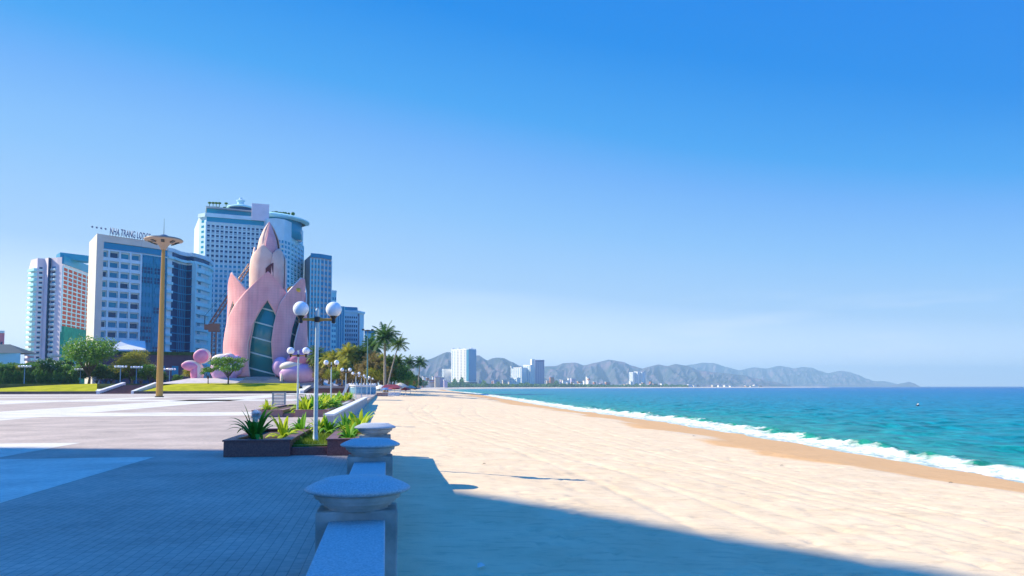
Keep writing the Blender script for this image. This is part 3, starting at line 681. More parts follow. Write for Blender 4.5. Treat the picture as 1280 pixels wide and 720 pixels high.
# ------------------------------------------------------------ twin-globe lamp posts
m_pole = mat('pole_paint', (0.50, 0.60, 0.60), 0.4, var=0.1, vscale=3)
m_gold = mat('gold_paint', (0.52, 0.28, 0.06), 0.4, metal=0.2)
m_blk = mat('black_metal', (0.02, 0.02, 0.022), 0.4)
m_globe = bpy.data.materials.new('lamp_globe'); m_globe.use_nodes = True
b = m_globe.node_tree.nodes['Principled BSDF']; b.inputs['Base Color'].default_value = (0.86, 0.88, 0.90, 1); b.inputs['Roughness'].default_value = 0.08
b.inputs['Subsurface Weight'].default_value = 0.3; b.inputs['Subsurface Radius'].default_value = (0.1, 0.1, 0.1)
b.inputs['Coat Weight'].default_value = 0.6
def make_lamp(label):
    e = empty('lamp_post', label, 'street lamp', (0, 0, 0), group='twin-globe lamp posts along the promenade')
    MB().lathe([(0.10, 0), (0.10, 0.05), (0.075, 0.07), (0.06, 0.3), (0.047, 3.62), (0.047, 3.66), (0.03, 3.68)], n=16).build('pole', m_pole, e, True)
    MB().lathe([(0.075, 3.30), (0.085, 3.33), (0.085, 3.42), (0.075, 3.45)], n=16).build('collar', m_blk, e)
    for s_ in (-1, 1):
        MB().tube([(s_ * 0.07, 0, 3.375), (s_ * 0.46, 0, 3.375)], 0.038, 10).tube([(s_ * 0.07, 0, 3.375), (s_ * 0.14, 0, 3.375)], 0.05, 10).build('arm', m_gold, e)
        h_ = MB().lathe([(0.03, 3.27), (0.055, 3.29), (0.055, 3.40), (0.11, 3.47), (0.115, 3.52)], s_ * 0.44, 0, 16).build('lamp_holder', m_blk, e)
        MB().sphere((s_ * 0.44, 0, 3.66), 0.215, 28, 18).build('globe', m_globe, h_, True)
    return e
lamp = make_lamp('nearest and tallest-looking twin-globe lamp post, rising from the dark shaded planter')
lamp.location = (-1.9, 21.7, 0.2)
ords = ['second nearest twin-globe lamp post, at the left end of the reddish planter', 'third twin-globe lamp post, in front of the pink scroll sculpture and trees',
        'fourth twin-globe lamp post along the promenade', 'fifth twin-globe lamp post along the promenade', 'sixth twin-globe lamp post, small, before the white drum wall',
        'seventh twin-globe lamp post, small, behind the white drum wall', 'farthest twin-globe lamp post, right beside the floodlight mast']
for k, (px, Y) in enumerate([(372.5, 46.5), (414, 68), (432.5, 91), (445, 114), (452, 137), (459, 160), (463.5, 183)]):
    x = at(px, 470, Y).x
    c = copy_tree(lamp, (x, Y, 0.1 if k > 1 else 0.2), 0, ords[k])

# gold mast with the flying-saucer head
gm = empty('gold_mast', 'tall gold lighting mast with a saucer-shaped head, on the plaza', 'light mast', (*XY(199.5, 150), 0))
xx, yy, _ = gm.location
HM = 28.2
MB().lathe([(0.80, 0), (0.80, 0.18), (0.6, 0.2)], n=8).build('base_plate', m_blk, gm)
MB().lathe([(0.62, 0.2), (0.60, 3), (0.32, HM - 1.4), (0.28, HM - 0.6)], n=8).build('pole', m_gold, gm)
hd = MB().lathe([(0.4, HM - 0.9), (0.7, HM - 0.3), (1.2, HM + 0.3), (3.3, HM + 0.78), (3.4, HM + 0.95), (3.2, HM + 1.1)], n=40).build('saucer', mat('mast_bronze', (0.42, 0.30, 0.22), 0.5), gm, True)
MB().lathe([(3.25, HM + 1.1), (3.1, HM + 1.2), (1.6, HM + 1.38), (0.9, HM + 1.5), (0.7, HM + 1.8), (0.35, HM + 1.95), (0.01, HM + 2.0)], n=40).build('saucer_top', mat('mast_blue', (0.10, 0.16, 0.22), 0.4), hd, True)
for k in range(8):
    a = 2 * PI * k / 8 + 0.2; q = MB().box(-.42, .42, -.3, .3, -.09, .09); o = q.build('floodlight', mat('dark_glass', (0.03, 0.04, 0.05), 0.1), hd)
    o.location = (2.3 * math.cos(a), 2.3 * math.sin(a), HM + 0.46); o.rotation_euler = Euler((0, -R(22), a), 'XYZ')
MB().tube([(0, 0, HM + 1.95), (0, 0, HM + 5.0)], [0.05, 0.02], 6).build('spike', m_blk, gm)

# floodlight mast far along the promenade
fm_ = empty('flood_mast', 'thin tall floodlight mast rising above the palms near the beach', 'light mast', (*XY(459, 200), 0))
MB().tube([(0, 0, 0), (0, 0, 16.2)], [0.22, 0.12], 8).build('pole', mat('mast_green', (0.10, 0.22, 0.22), 0.5), fm_)
q = MB().lathe([(0.9, 16.2), (0.95, 16.35), (0.2, 16.5)], n=12).build('head_ring', m_blk, fm_)
for s_ in (-1, 1): MB().box(s_ * 1.15 - .3, s_ * 1.15 + .3, -.25, .25, 16.3, 16.7).build('floodlight', m_blk, fm_)

# multi-globe park lamps on the left
pl = empty('park_lamp', '', 'street lamp', (0, 0, 0), group='blue park lamps with a row of white globes'); 
m_bpole = mat('blue_pole', (0.10, 0.25, 0.42), 0.5)
MB().tube([(0, 0, 0), (0, 0, 5.6)], [0.17, 0.12], 8).build('pole', m_bpole, pl)
MB().box(-1.7, 1.7, -.05, .05, 5.5, 5.6).box(-.05, .05, -1.7, 1.7, 5.5, 5.6).build('arm', m_bpole, pl)
for gx, gy in ((-1.65, 0), (-0.8, 0), (0, 0), (0.8, 0), (1.65, 0), (0, 1.5), (0, -1.5)):
    MB().sphere((gx, gy, 5.95), 0.36, 14, 10).build('globe', m_globe, pl, True)
first = True
for px, Y, lab in ((30, 268, 'leftmost blue park lamp with a row of white globes, by the dark conical shrubs'), (100, 285, 'blue park lamp half hidden under the big white-flowering tree'),
                   (150, 268, 'blue park lamp with white globes behind the wide brown steps'), (170, 275, 'second blue park lamp behind the wide brown steps, to the right'),
                   (211.5, 280, 'small blue park lamp just right of the gold mast')):
    o = pl if first else copy_tree(pl)
    first = False
    x, y = XY(px, Y); o.location = (x, y, 2.7 if Y < 280 else 2.2); o['label'] = lab

# ------------------------------------------------------------ buildings
UNIT = {}
def unit_cube(m):
    if m.name not in UNIT: UNIT[m.name] = MB().box(-.5, .5, -.5, .5, -.5, .5).mesh('unit_block', m)
    return UNIT[m.name]
m_g1 = mat('glass_blue', (0.01, 0.25, 0.42), 0.2, spec=0.4)
m_g2 = mat('glass_navy', (0.005, 0.06, 0.15), 0.2, spec=0.4)
m_g3 = mat('glass_teal', (0.01, 0.30, 0.44), 0.2, spec=0.4)
m_g4 = mat('glass_curtain', (0.30, 0.36, 0.38), 0.3)
m_cream_lit = mat('cream_lit_wall', (0.70, 0.64, 0.54), 0.8, var=0.05, vscale=0.2)  # warm sunlit tone for the lodge end wall, apart from the shade-tinted white
m_offw_shade = mat('shaded_offwhite_wall', (0.58, 0.76, 0.80), 0.8, var=0.06, vscale=0.2)  # white walls with the blue of sky-lit shade put into the colour
m_lilac = mat('lilac_wall', (0.74, 0.66, 0.72), 0.8, var=0.06, vscale=0.2)
m_cyanw = mat('pale_cyan_wall', (0.40, 0.76, 0.80), 0.7, var=0.06, vscale=0.2)
m_brick = mat('red_brick', (0.55, 0.09, 0.05), 0.9, var=0.2, vscale=2)
m_net = mat('green_net', (0.0, 0.20, 0.16), 0.9, col2=(0.01, 0.30, 0.23), vscale=0.4)
def seg_frame(p0, p1):
    a = Vector(p0[:2]); b = Vector(p1[:2]); d = (b - a); ln = d.length; d.normalize(); n_ = Vector((d.y, -d.x)); return a, d, n_, ln
class Bld:
    """a building: walls from a plan polygon, window grids on chosen faces, all parented"""
    def __init__(s, name, label, plan, z0, z1, m, cat='building', roof=0.0, group=None):
        c = Vector((sum(p[0] for p in plan) / len(plan), sum(p[1] for p in plan) / len(plan)))
        s.c = c; s.plan = [Vector(p[:2]) - c for p in plan]; s.z0 = z0; s.z1 = z1
        s.e = empty(name, label, cat, (c.x, c.y, 0), group=group); s.nwin = 0; s.extra = MB(); s.extram = None
        MB().prism([tuple(p) for p in s.plan], z0, z1).build('wall', m, s.e)
        if roof:
            MB().prism([tuple(p * 1.0 + p.normalized() * 0.25) for p in s.plan], z1, z1 + roof).build('roof', m, s.e)
    def face(s, i): return s.plan[i], s.plan[(i + 1) % len(s.plan)]
    def windows(s, p0, p1, z0, z1, nc, nr, m, fw=0.6, fh=0.6, out=0.06, name='window', ms=None, m0=0.0):
        a, d, n_, ln = seg_frame(p0, p1); ang = math.atan2(d.y, d.x)
        cw_ = (ln - 2 * m0) / nc; rh = (z1 - z0) / nr
        for r_ in range(nr - 1, -1, -1):
            for c_ in range(nc):
                mm = m if not ms else ms[rnd.randrange(len(ms))]
                p = a + d * (m0 + cw_ * (c_ + .5)) + n_ * (out - 0.15); zc = z0 + rh * (r_ + .5)
                if s.nwin < 100:
                    o = bpy.data.objects.new(name, unit_cube(mm)); COL.objects.link(o); o.parent = s.e
                    o.location = (p.x, p.y, zc); o.rotation_euler = (0, 0, ang); o.scale = (cw_ * fw, 0.3, rh * fh); s.nwin += 1
                else:
                    h = d * cw_ * fw / 2; q = n_ * 0.15; hz = rh * fh / 2
                    cs = [p - h + q, p + h + q, p + h - q, p - h - q]
                    s.extra.add([(v.x, v.y, zc - hz) for v in cs] + [(v.x, v.y, zc + hz) for v in cs], [(0,3,2,1),(4,5,6,7),(0,1,5,4),(1,2,6,5),(2,3,7,6),(3,0,4,7)]); s.extram = m
    def grid(s, p0, p1, z0, z1, nc, nr, m, pier=0.5, slab=0.4, depth=0.7, name='facade_grid'):
        a, d, n_, ln = seg_frame(p0, p1); mb = MB()
        if nc:
            for c_ in range(nc + 1):
                q = a + d * (ln * c_ / nc); mb.obox(q - d * pier / 2, q + d * pier / 2, depth + 0.1, z0, z1, depth)
        if slab:
            for r_ in range(nr + 1):
                z = z0 + (z1 - z0) * r_ / nr; mb.obox(a, a + d * ln, depth + 0.1, z - slab / 2, z + slab / 2, depth - 0.05)
        return mb.build(name, m, s.e)
    def ledges(s, pts, z0, z1, nr, m, depth=1.2, h=1.1, name='balcony'):
        for r_ in range(nr):
            z = z0 + (z1 - z0) * r_ / nr; mb = MB()
            for p0, p1 in zip(pts, pts[1:]): mb.obox(p0, p1, depth + 0.1, z, z + h, depth)
            mb.build(name, m, s.e)
    def band(s, pts, z0, z1, m, out=0.4, name='band'):
        mb = MB()
        for p0, p1 in zip(pts, pts[1:]): mb.obox(p0, p1, out + 0.2, z0, z1, out)
        return mb.build(name, m, s.e)
    def done(s):
        if s.extra.f: tag(s.extra.build('window', s.extram, s.e), kind='stuff')
def PL(c, lst): return [Vector(XY(px, Y)) - c for px, Y in lst]
GZ = 1.5
# --- the lodge hotel
pl_ = [(115.5, 365), (170.5, 377), (204, 386), (211, 389), (219, 396), (230, 401), (237, 400), (249, 408), (257, 417), (261, 428)]
ztop = ZZ(120, 292.5, 365)
plan = [XY(*p) for p in pl_] + [XY(237, 450), XY(113, 392)]
B = Bld('lodge_hotel', 'wide white and blue-glass hotel with NHA TRANG LODGE lettering on its roof', plan, GZ, ztop - 2.5, m_offw_shade, cat='hotel')
P = B.plan; zb = 14.0; zt = ztop - 6.5
B.windows(P[0], P[1], zb, zt, 4, 11, m_g1, 0.72, 0.62, ms=[m_g1, m_g2, m_g1, m_g3], name='window')
B.grid(P[0], P[1], zb, zt, 4, 11, m_offw_shade, 0.8, 0.5, 1.3)
# balcony parapets in each bay
a, d, n_, ln = seg_frame(P[0], P[1])
for r_ in range(11):
    z = zb + (zt - zb) * r_ / 11
    MB().obox(a + d * 0.3, a + d * (ln - .3), 0.12, z + .25, z + 1.35, 1.1).build('balcony_rail', m_offw_shade, B.e)
B.windows(P[1], P[2], zb - 6, zt, 2, 12, m_g2, 0.8, 0.6, ms=[m_g2, m_g1], out=0.35)
B.band([P[1], P[2]], 8, zt, m_g1, 0.12, 'curtain_wall')
B.grid(P[1], P[2], 8, zt, 8, 24, m_g3, 0.22, 0.2, 0.42, 'mullions')
B.ledges([P[2], P[3]], zb, zt, 12, m_cyanw, 1.0, 1.2)
B.band([P[3], P[4], P[5], P[6]], 10, zt - 1, m_g2, 0.2, 'curtain_wall')
B.grid(P[4], P[5], 10, zt - 1, 5, 0, m_g3, 0.25, 0, 0.4, 'mullions')
B.ledges([P[3], P[4], P[5], P[6]], zb - 2, zt, 13, m_g1, 0.5, 0.5, 'spandrel')
B.ledges([P[6], P[7], P[8]], zb - 5, zt, 13, m_cyanw, 1.8, 1.7)
B.windows(P[6], P[7], zb - 5 + 1.6, zt + 1.6, 2, 13, m_g2, 0.55, 0.42, ms=[m_g2, m_g3, m_g1])
B.band([P[6] - (P[7] - P[6]).normalized() * .2, P[6] + (P[7] - P[6]).normalized() * .8], 8, zt, m_cyanw, 1.9, 'pier')
B.band([P[8], P[9]], GZ, zt + 2, m_cyanw, 0.5, 'pier')
B.band([P[0] + (P[1] - P[0]) * .12, P[1], P[2]], zt + 0.8, zt + 3.6, m_g1, 0.5, 'top_window_band')
B.band([P[2], P[3], P[4], P[5], P[6], P[7], P[8], P[9]], zt, zt + 1.2, m_cyanw, 1.4, 'cornice')
B.band([P[3], P[4], P[5], P[6], P[7], P[8]], zt + 1.2, zt + 3.4, m_g2, 0.5, 'top_window_band')
B.band([P[2], P[3], P[4], P[5], P[6], P[7], P[8], P[9]], zt + 3.4, zt + 5.2, m_offw_shade, 1.0, 'parapet')
B.band([P[0] + (P[1] - P[0]) * .1, P[1], P[2]], zt + 3.7, zt + 6.8, m_cream_lit, 0.9, 'parapet')
fn0 = Vector(XY(115.0, 363.5)) - B.c; fn1 = Vector(XY(105.5, 386)) - B.c
fin = MB().prism([tuple(fn0), tuple(fn0 + Vector((2.2, 2))), tuple(fn1 + Vector((4, 4))), tuple(fn1)], GZ, ztop + .3).build('end_wall', m_cream_lit, B.e)
# roof lettering
def text_mesh(txt, size, ext):
    c = bpy.data.curves.new('lettering', 'FONT'); c.body = txt; c.size = size; c.extrude = ext; c.align_x = 'LEFT'; c.offset = 0.03; c.space_character = 1.03
    o = bpy.data.objects.new('tmp', c); COL.objects.link(o); dg = bpy.context.evaluated_depsgraph_get(); me = bpy.data.meshes.new_from_object(o.evaluated_get(dg)); bpy.data.objects.remove(o); return me
m_sign = mat('sign_blue', (0.02, 0.06, 0.22), 0.5)
sg = empty('x', 'x', 'x'); sg.name = 'roof_sign'; del sg['label']; del sg['category']; sg.parent = B.e
p0 = Vector(XY(131, 366)) - B.c; p1 = Vector(XY(207, 385)) - B.c; d = (p1 - p0).normalized()
me = text_mesh('NHA TRANG LODGE', 4.3, 0.12); me.materials.clear(); me.materials.append(m_sign)
wid = max(v.co.x for v in me.vertices)
LEN = (Vector(XY(184, 378)) - B.c - p0).length; k = LEN / wid
o = bpy.data.objects.new('lettering', me); COL.objects.link(o); o.parent = sg; o.location = (p0.x, p0.y, zt + 7.2); o.rotation_euler = (R(90), 0, math.atan2(d.y, d.x)); o.scale = (k, 1.0, 1)
for k in range(4):
    q = p0 - d * (1.9 * (4 - k)); mb = MB(); ps = []
    for i in range(10):
        rr = 0.62 if i % 2 == 0 else 0.28; aa = PI / 2 + i * PI / 5; ps.append((rr * math.cos(aa), rr * math.sin(aa)))
    mb.prism(ps, -.1, .1); o = mb.build('star', m_sign, sg); o.location = (q.x, q.y, zt + 9.2); o.rotation_euler = (R(90), 0, math.atan2(d.y, d.x))
q = MB()
for i in range(16):
    z = p0 + d * (LEN * i / 15); q.box(z.x - .06, z.x + .06, z.y + .2, z.y + .3, zt + 6.5, zt + 8.6)
q.build('sign_frame', m_blk, sg)
# awning
aw = Vector(XY(133, 352)) - B.c; aw2 = Vector(XY(181, 355)) - B.c
q = MB(); zz0 = ZZ(150, 437, 352); q.add([(aw.x, aw.y, zz0), (aw2.x, aw2.y, zz0), (aw2.x - 3, aw2.y + 9, zz0 + 4.4), (aw.x + 3, aw.y + 9, zz0 + 4.4), (aw.x, aw.y, zz0 + .4), (aw2.x, aw2.y, zz0 + .4), (aw2.x - 3, aw2.y + 9, zz0 + 4.8), (aw.x + 3, aw.y + 9, zz0 + 4.8)],
               [(0,3,2,1),(4,5,6,7),(0,1,5,4),(1,2,6,5),(2,3,7,6),(3,0,4,7)]); q.build('awning', m_white, B.e)
B.done()
# podium
B = Bld('podium_building', 'low dark purple podium block behind the trees, left of the pink tower', [XY(124, 343), XY(243, 350), XY(243, 360), XY(124, 352)], GZ, ZZ(210, 441, 345), mat('purple_wall', (0.08, 0.045, 0.09), 0.6, var=0.2, vscale=0.1))
B.windows(B.plan[0], B.plan[1], 6, 12, 7, 1, m_g1, 0.5, 0.7); B.windows(B.plan[0], B.plan[1], 2.5, 5.4, 7, 1, m_g2, 0.7, 0.8)
B.band([B.plan[0], B.plan[1]], B.z1 - .6, B.z1 + .8, mat('planting_strip', (0.03, 0.08, 0.02), 1, var=0.5, vscale=1), 0.6, 'roof_planting'); B.done()

# --- tower under construction, far left
pl_ = [(33, 431), (41, 425), (50, 426), (55, 422), (58, 424), (66, 421), (73, 419), (108, 455)]
ztop = ZZ(60, 322, 425)
B = Bld('residential_tower', 'far left high-rise, lilac front and bare red brick side wrapped in green netting', [XY(*p) for p in pl_] + [XY(96, 480), XY(30, 470)], GZ, ztop, m_lilac, cat='tower block')
P = B.plan; nr = 22; zb = 8
B.ledges([P[0], P[1]], zb, ztop - 4, nr, m_cyanw, 1.6, 1.3)
B.windows(P[1], P[2], zb, ztop - 4, 1, nr, m_g2, 0.45, 0.6); 
B.band([P[3], P[4]], GZ, ztop, m_g2, 0.1, 'recess'); B.windows(P[4], P[5], zb, ztop - 4, 1, nr, m_g2, 0.5, 0.6, ms=[m_g2, m_g1])
B.ledges([P[1] + (P[2] - P[1]) * .2, P[1] + (P[2] - P[1]) * .85], zb, ztop - 4, nr, m_offw_shade, 0.9, 1.0)
B.ledges([P[4] + (P[5] - P[4]) * .2, P[4] + (P[5] - P[4]) * .85], zb, ztop - 4, nr, m_offw_shade, 0.9, 1.0)
B.windows(P[6], P[7], 30, ztop - 5, 6, 15, m_brick, 0.72, 0.66, name='brick_infill', out=0.3)
B.grid(P[6], P[7], 30, ztop - 5, 6, 15, m_offw_shade, 0.6, 0.5, 0.5)
B.band([P[6], P[7]], GZ, 33, m_net, 1.5, 'netting'); B.band([P[6] - (P[7] - P[6]) * .02, P[7]], ztop - 3.5, ztop + .6, m_g1, 0.8, 'roof_edge')
MB().prism([tuple(P[6] + Vector((-3, 4))), tuple(P[6] + Vector((9, 14))), tuple(P[6] + Vector((4, 20))), tuple(P[6] + Vector((-8, 12)))], ztop, ztop + 3).build('roof_house', m_g1, B.e)
B.done()

# --- the tall hotel behind the pink tower
D0 = 455
pl_ = [(244, 466), (253, 462), (326, 470), (330, 466), (340, 464), (352, 467), (360, 474), (376, 500)]
ztop = ZZ(253, 268, 462)
B = Bld('tall_hotel', 'tallest building, blue-white gridded hotel with a round roof canopy behind the pink tower', [XY(*p) for p in pl_] + [XY(372, 520), XY(238, 505)], GZ, ztop, m_offw_shade, cat='hotel')
P = B.plan; nr = 30; zb = 10
B.windows(P[1], P[2], zb, ztop - 5, 13, nr, m_g2, 0.6, 0.62, ms=None)
B.windows(P[0], P[1], zb, ztop - 2, 1, nr, m_g2, 0.35, 0.45)
B.grid(P[1], P[2], zb, ztop - 4, 13, nr, m_offw_shade, 0.8, 0.35, 0.8)
B.windows(P[3], P[4], zb, ztop - 12, 2, nr - 2, m_g2, 0.6, 0.55); B.windows(P[4], P[5], zb, ztop - 12, 3, nr - 2, m_g2, 0.6, 0.55); B.windows(P[5], P[6], zb, ztop - 12, 2, nr - 2, m_g1, 0.6, 0.55)
B.windows(P[6], P[7], zb, ztop - 12, 4, nr - 2, m_g3, 0.7, 0.6)
B.grid(P[6], P[7], zb, ztop - 10, 4, nr - 2, m_cyanw, 0.8, 0.4, 0.6)
B.ledges([P[3], P[4], P[5]], zb, ztop - 12, nr - 2, m_offw_shade, 0.7, 0.5, 'slab_edge')
B.band([P[1], P[2]], ztop - 4, ztop - 1, m_g3, 0.3, 'top_window_band'); B.band([P[0], P[1], P[2]], ztop - 1, ztop + 1.2, m_offw_shade, 1.0, 'parapet')
# penthouse storey, pavilion, cupola, billboard, round canopy
def pp(px, Y): return tuple(Vector(XY(px, Y)) - B.c)
MB().prism([pp(253, 466), pp(312, 474), pp(312, 500), pp(253, 490)], ztop, ztop + 5).build('penthouse', m_g3, B.e)
MB().prism([pp(252, 464), pp(313, 472), pp(313, 502), pp(251, 492)], ztop + 5, ztop + 5.8).build('roof_terrace', m_conc, B.e)
cx_, cy_ = pp(296, 485); cz = ztop + 5.8
pv = MB().lathe([(7.2, cz), (7.2, cz + 3.6)], cx_, cy_, 24).build('pavilion', m_g2, B.e)
MB().lathe([(8.2, cz + 3.6), (7.9, cz + 4.4), (3, cz + 6), (2, cz + 6.2)], cx_, cy_, 24).build('pavilion_roof', m_cyanw, pv, True)
MB().lathe([(1.9, cz + 6.1), (1.9, cz + 8.2), (2.6, cz + 8.4), (2.7, cz + 8.8), (1.0, cz + 9.6), (0.9, cz + 10.4), (0.1, cz + 10.6)], cx_, cy_, 16).build('cupola', m_offw_shade, pv)
bb = pp(310, 468); b2 = pp(332, 470)
MB().obox(bb, b2, 1.2, ztop - 1, ztop + 9.0, 1.5).build('billboard', m_lilac, B.e)
ccx, ccy = pp(347, 486)
drum = MB(); prof = [(13.0, ztop - 9.0), (13.0, ztop + 2.6)]
for (r_, z_) in (): pass
MB().lathe(prof, ccx, ccy, 40).build('round_glass_drum', m_g3, B.e, True)
cn = MB(); nn = 48; vs_ = []
for ring, (rx, dz) in enumerate(((13.2, -2.2), (15.5, -1.2), (15.5, -0.4), (12.0, 0.9))):
    for k in range(nn):
        a_ = 2 * PI * k / nn; vs_.append((ccx + rx * 1.12 * math.cos(a_), ccy + rx * math.sin(a_), ztop + 4.6 + dz - 0.11 * rx * math.cos(a_)))
cn.add(vs_, [(i*nn+k, i*nn+(k+1) % nn, (i+1)*nn+(k+1) % nn, (i+1)*nn+k) for i in range(3) for k in range(nn)] + [tuple(3*nn + k for k in range(nn))]).build('canopy', m_cyanw, B.e)
tp = MB()
for i in range(18):
    a_ = rnd.uniform(0, 2 * PI); tp.sphere((ccx + rnd.uniform(-12, 9), ccy - 5, ztop + 6.6), rnd.uniform(.7, 1.5), 6, 4)
tag(tp.build('roof_planting', M_DARK, B.e))
for px in (256.5, 261, 265, 269, 277.5):
    x, y = pp(px, 470); MB().tube([(x, y, cz), (x, y, cz + 3)], .18, 5).sphere((x, y, cz + 3.3), 1.1, 7, 5, (1, 1, .6)).tube([(x-.8,y,cz),(x-.8,y,cz+1)],1.0,5).build('rooftop_palm', M_DARK, B.e)
B.done()

# --- towers right of the pink tower
def simple(name, label, pxs, top, faces, m, cat='building', z0=GZ, back=20, top_px=None, group=None):
    """pxs: list of (px, Y) along the front; faces: (index, cols, rows, glass, fw, fh)"""
    plan = [XY(*p) for p in pxs]; dpx = pxs[-1][0] - 2; 
    plan += [XY(pxs[-1][0] - 1, pxs[-1][1] + back), XY(pxs[0][0] + 1, pxs[0][1] + back)]
    zt_ = ZZ(pxs[0][0], top, pxs[0][1]); B = Bld(name, label, plan, z0, zt_, m, cat, group=group)
    for (i, nc, nr_, g, fw, fh) in faces:
        B.windows(B.plan[i], B.plan[i + 1], z0 + (zt_ - z0) * 0.06, zt_ - 2, nc, nr_, g, fw, fh)
    return B
B = simple('glass_tower', 'slim blue-glass tower right of the pink tower with a plain tan side wall', [(378, 500), (386, 478), (398, 480), (412, 486)], 325, [(1, 3, 22, m_g3, .8, .6), (2, 3, 22, m_g1, .8, .6)], mat('tan_wall', (0.46, 0.38, 0.36), 0.8, var=.05, vscale=.1), 'tower block')
B.grid(B.plan[1], B.plan[2], 8, B.z1 - 2, 3, 1, m_cyanw, 0.7, 0, 0.5); B.grid(B.plan[2], B.plan[3], 8, B.z1 - 2, 3, 1, m_offw_shade, 0.6, 0, 0.5); B.band([B.plan[1], B.plan[2], B.plan[3]], B.z1 - 1.5, B.z1 + 1, m_g1, .5, 'parapet'); B.done()
B = simple('stepped_block', 'narrow blue block stepping down beside the glass tower', [(411, 500), (419, 503)], 365, [(0, 3, 16, m_g1, .7, .5)], m_cyanw); B.band([B.plan[0], B.plan[1]], B.z1, B.z1 + 1.5, m_offw_shade, .3, 'parapet'); B.done()
B = simple('blue_glass_block', 'wide dark blue glass block above the trees behind the nearest lamp post', [(392, 520), (408, 516), (429, 520)], 382, [(0, 6, 14, m_g3, .85, .7), (1, 7, 14, m_g1, .85, .7)], m_g1); B.grid(B.plan[1], B.plan[2], 5, B.z1, 7, 1, m_cyanw, .4, 0, .5); B.done()
B = simple('white_hotel', 'white gridded hotel with a pale end wall and stepped roof above the palms', [(427, 540), (446, 543), (448, 545), (454, 552)], 389, [(0, 7, 15, m_g2, .6, .55)], m_offw_shade, 'hotel')
B.grid(B.plan[0], B.plan[1], 8, B.z1 - 3, 7, 15, m_offw_shade, .5, .4, .6); B.band([B.plan[1], B.plan[2]], 8, B.z1 - 1, m_g2, .3, 'recess')
MB().prism([tuple(B.plan[0] * .9), tuple(B.plan[1] * .9), tuple(B.plan[1] * .9 + Vector((0, 12))), tuple(B.plan[0] * .9 + Vector((0, 12)))], B.z1, B.z1 + 3.5).build('penthouse', m_g1, B.e)
B.band([B.plan[0], B.plan[1], B.plan[2], B.plan[3]], B.z1 - .5, B.z1 + 1, m_offw_shade, .8, 'parapet'); B.done()
B = simple('office_block', 'low blue block between the white hotel and the tall palm', [(455, 520), (468, 524)], 416, [(0, 4, 5, m_g1, .7, .55)], m_cyanw); B.band([B.plan[0], B.plan[1]], B.z1, B.z1 + 2, m_g1, .5, 'parapet'); B.done()
B = simple('villa', 'low pale house with a dark roof at the far left edge above the bushes', [(-40, 352), (24, 350)], 440, [(0, 12, 1, m_g2, .6, .5)], m_cyanw, 'house', back=14)
q = MB(); x0 = B.plan[0].x - 1; x1 = B.plan[1].x + 1.5; y0 = B.plan[0].y - 2; y1 = B.plan[2].y + 1; zt_ = B.z1
q.add([(x0, y0, zt_), (x1, y0, zt_), (x1, y1, zt_), (x0, y1, zt_), (x0 + 6, (y0 + y1) / 2, zt_ + 4), (x1 - 9, (y0 + y1) / 2, zt_ + 4)], [(0, 1, 5, 4), (1, 2, 5), (2, 3, 4, 5), (3, 0, 4), (3, 2, 1, 0)]); q.build('roof', mat('slate_roof', (0.03, 0.07, 0.10), .7), B.e); B.done()
B = simple('pink_block', 'sliver of a pink building at the left edge above the dark-roofed house', [(-25, 420), (3, 420)], 415, [(0, 4, 3, m_g2, .4, .4)], mat('pink_wall', (0.62, 0.22, 0.28), .8, var=.05, vscale=1)); B.band([B.plan[0], B.plan[1]], B.z1, B.z1 + 1.2, m_offw_shade, .4, 'parapet'); B.done()

# the high-rise behind the camera's left shoulder: its shadow lies over the near plaza and sand
ca = Vector((-79.1, 45.1)); dv = Vector((0.61, -0.79)); bk = Vector((-0.79, -0.61))
B = Bld('seafront_tower', 'grey seafront tower standing left of the plaza, outside the picture, shading it', [tuple(ca + dv * 70), tuple(ca), tuple(ca + bk * 24), tuple(ca + dv * 70 + bk * 24)], 0, 56.0, m_offw_shade, 'tower block')
B.windows(B.plan[1], B.plan[0], 4, 54, 8, 12, m_g1, .6, .5, out=-0.0); B.band([B.plan[0], B.plan[1]], 55.0, 56.0, m_offw_shade, .001, 'parapet'); B.done()

# crane
m_crane = mat('crane_orange', (0.50, 0.16, 0.08), .6)
cr_ = empty('crane', 'orange lattice crane boom leaning between the tall hotel and the pink tower', 'crane', (*XY(266, 400), GZ))
def lattice(p, q, w_, n_):
    mb = MB(); p = Vector(p); q = Vector(q); d = (q - p).normalized(); u = d.cross(Vector((0, 1, 0))).normalized() * w_; v = Vector((0, w_, 0))
    cs = [u + v, -u + v, -u - v, u - v]
    for c in cs: mb.tube([p + c, q + c], .16, 4)
    for i in range(n_):
        a = p + (q - p) * i / n_; b_ = p + (q - p) * (i + 1) / n_
        for k in range(4): mb.tube([a + cs[k], b_ + cs[(k + 1) % 4]], .10, 4)
    return mb
pc = Vector(cr_.location); a_ = at(264, 404, 400) - pc; b_ = at(313, 330, 400) - pc
lattice(a_, b_, .8, 22).build('boom', m_crane, cr_)
MB().box(-2.5, 2.5, -1.5, 1.5, a_.z - 4, a_.z).box(-4.5, -2.5, -1.2, 1.2, a_.z - 3, a_.z - .5).build('cab', m_crane, cr_)
lattice((0, 0, 0), (0, 0, a_.z - 4), 1.0, 14).build('mast', m_crane, cr_)
MB().tube([a_ + Vector((-3, 0, 4)), b_], .08, 4).tube([a_ + Vector((-3, 0, -1)), a_ + Vector((-3, 0, 4))], .2, 4).build('cable', m_blk, cr_)

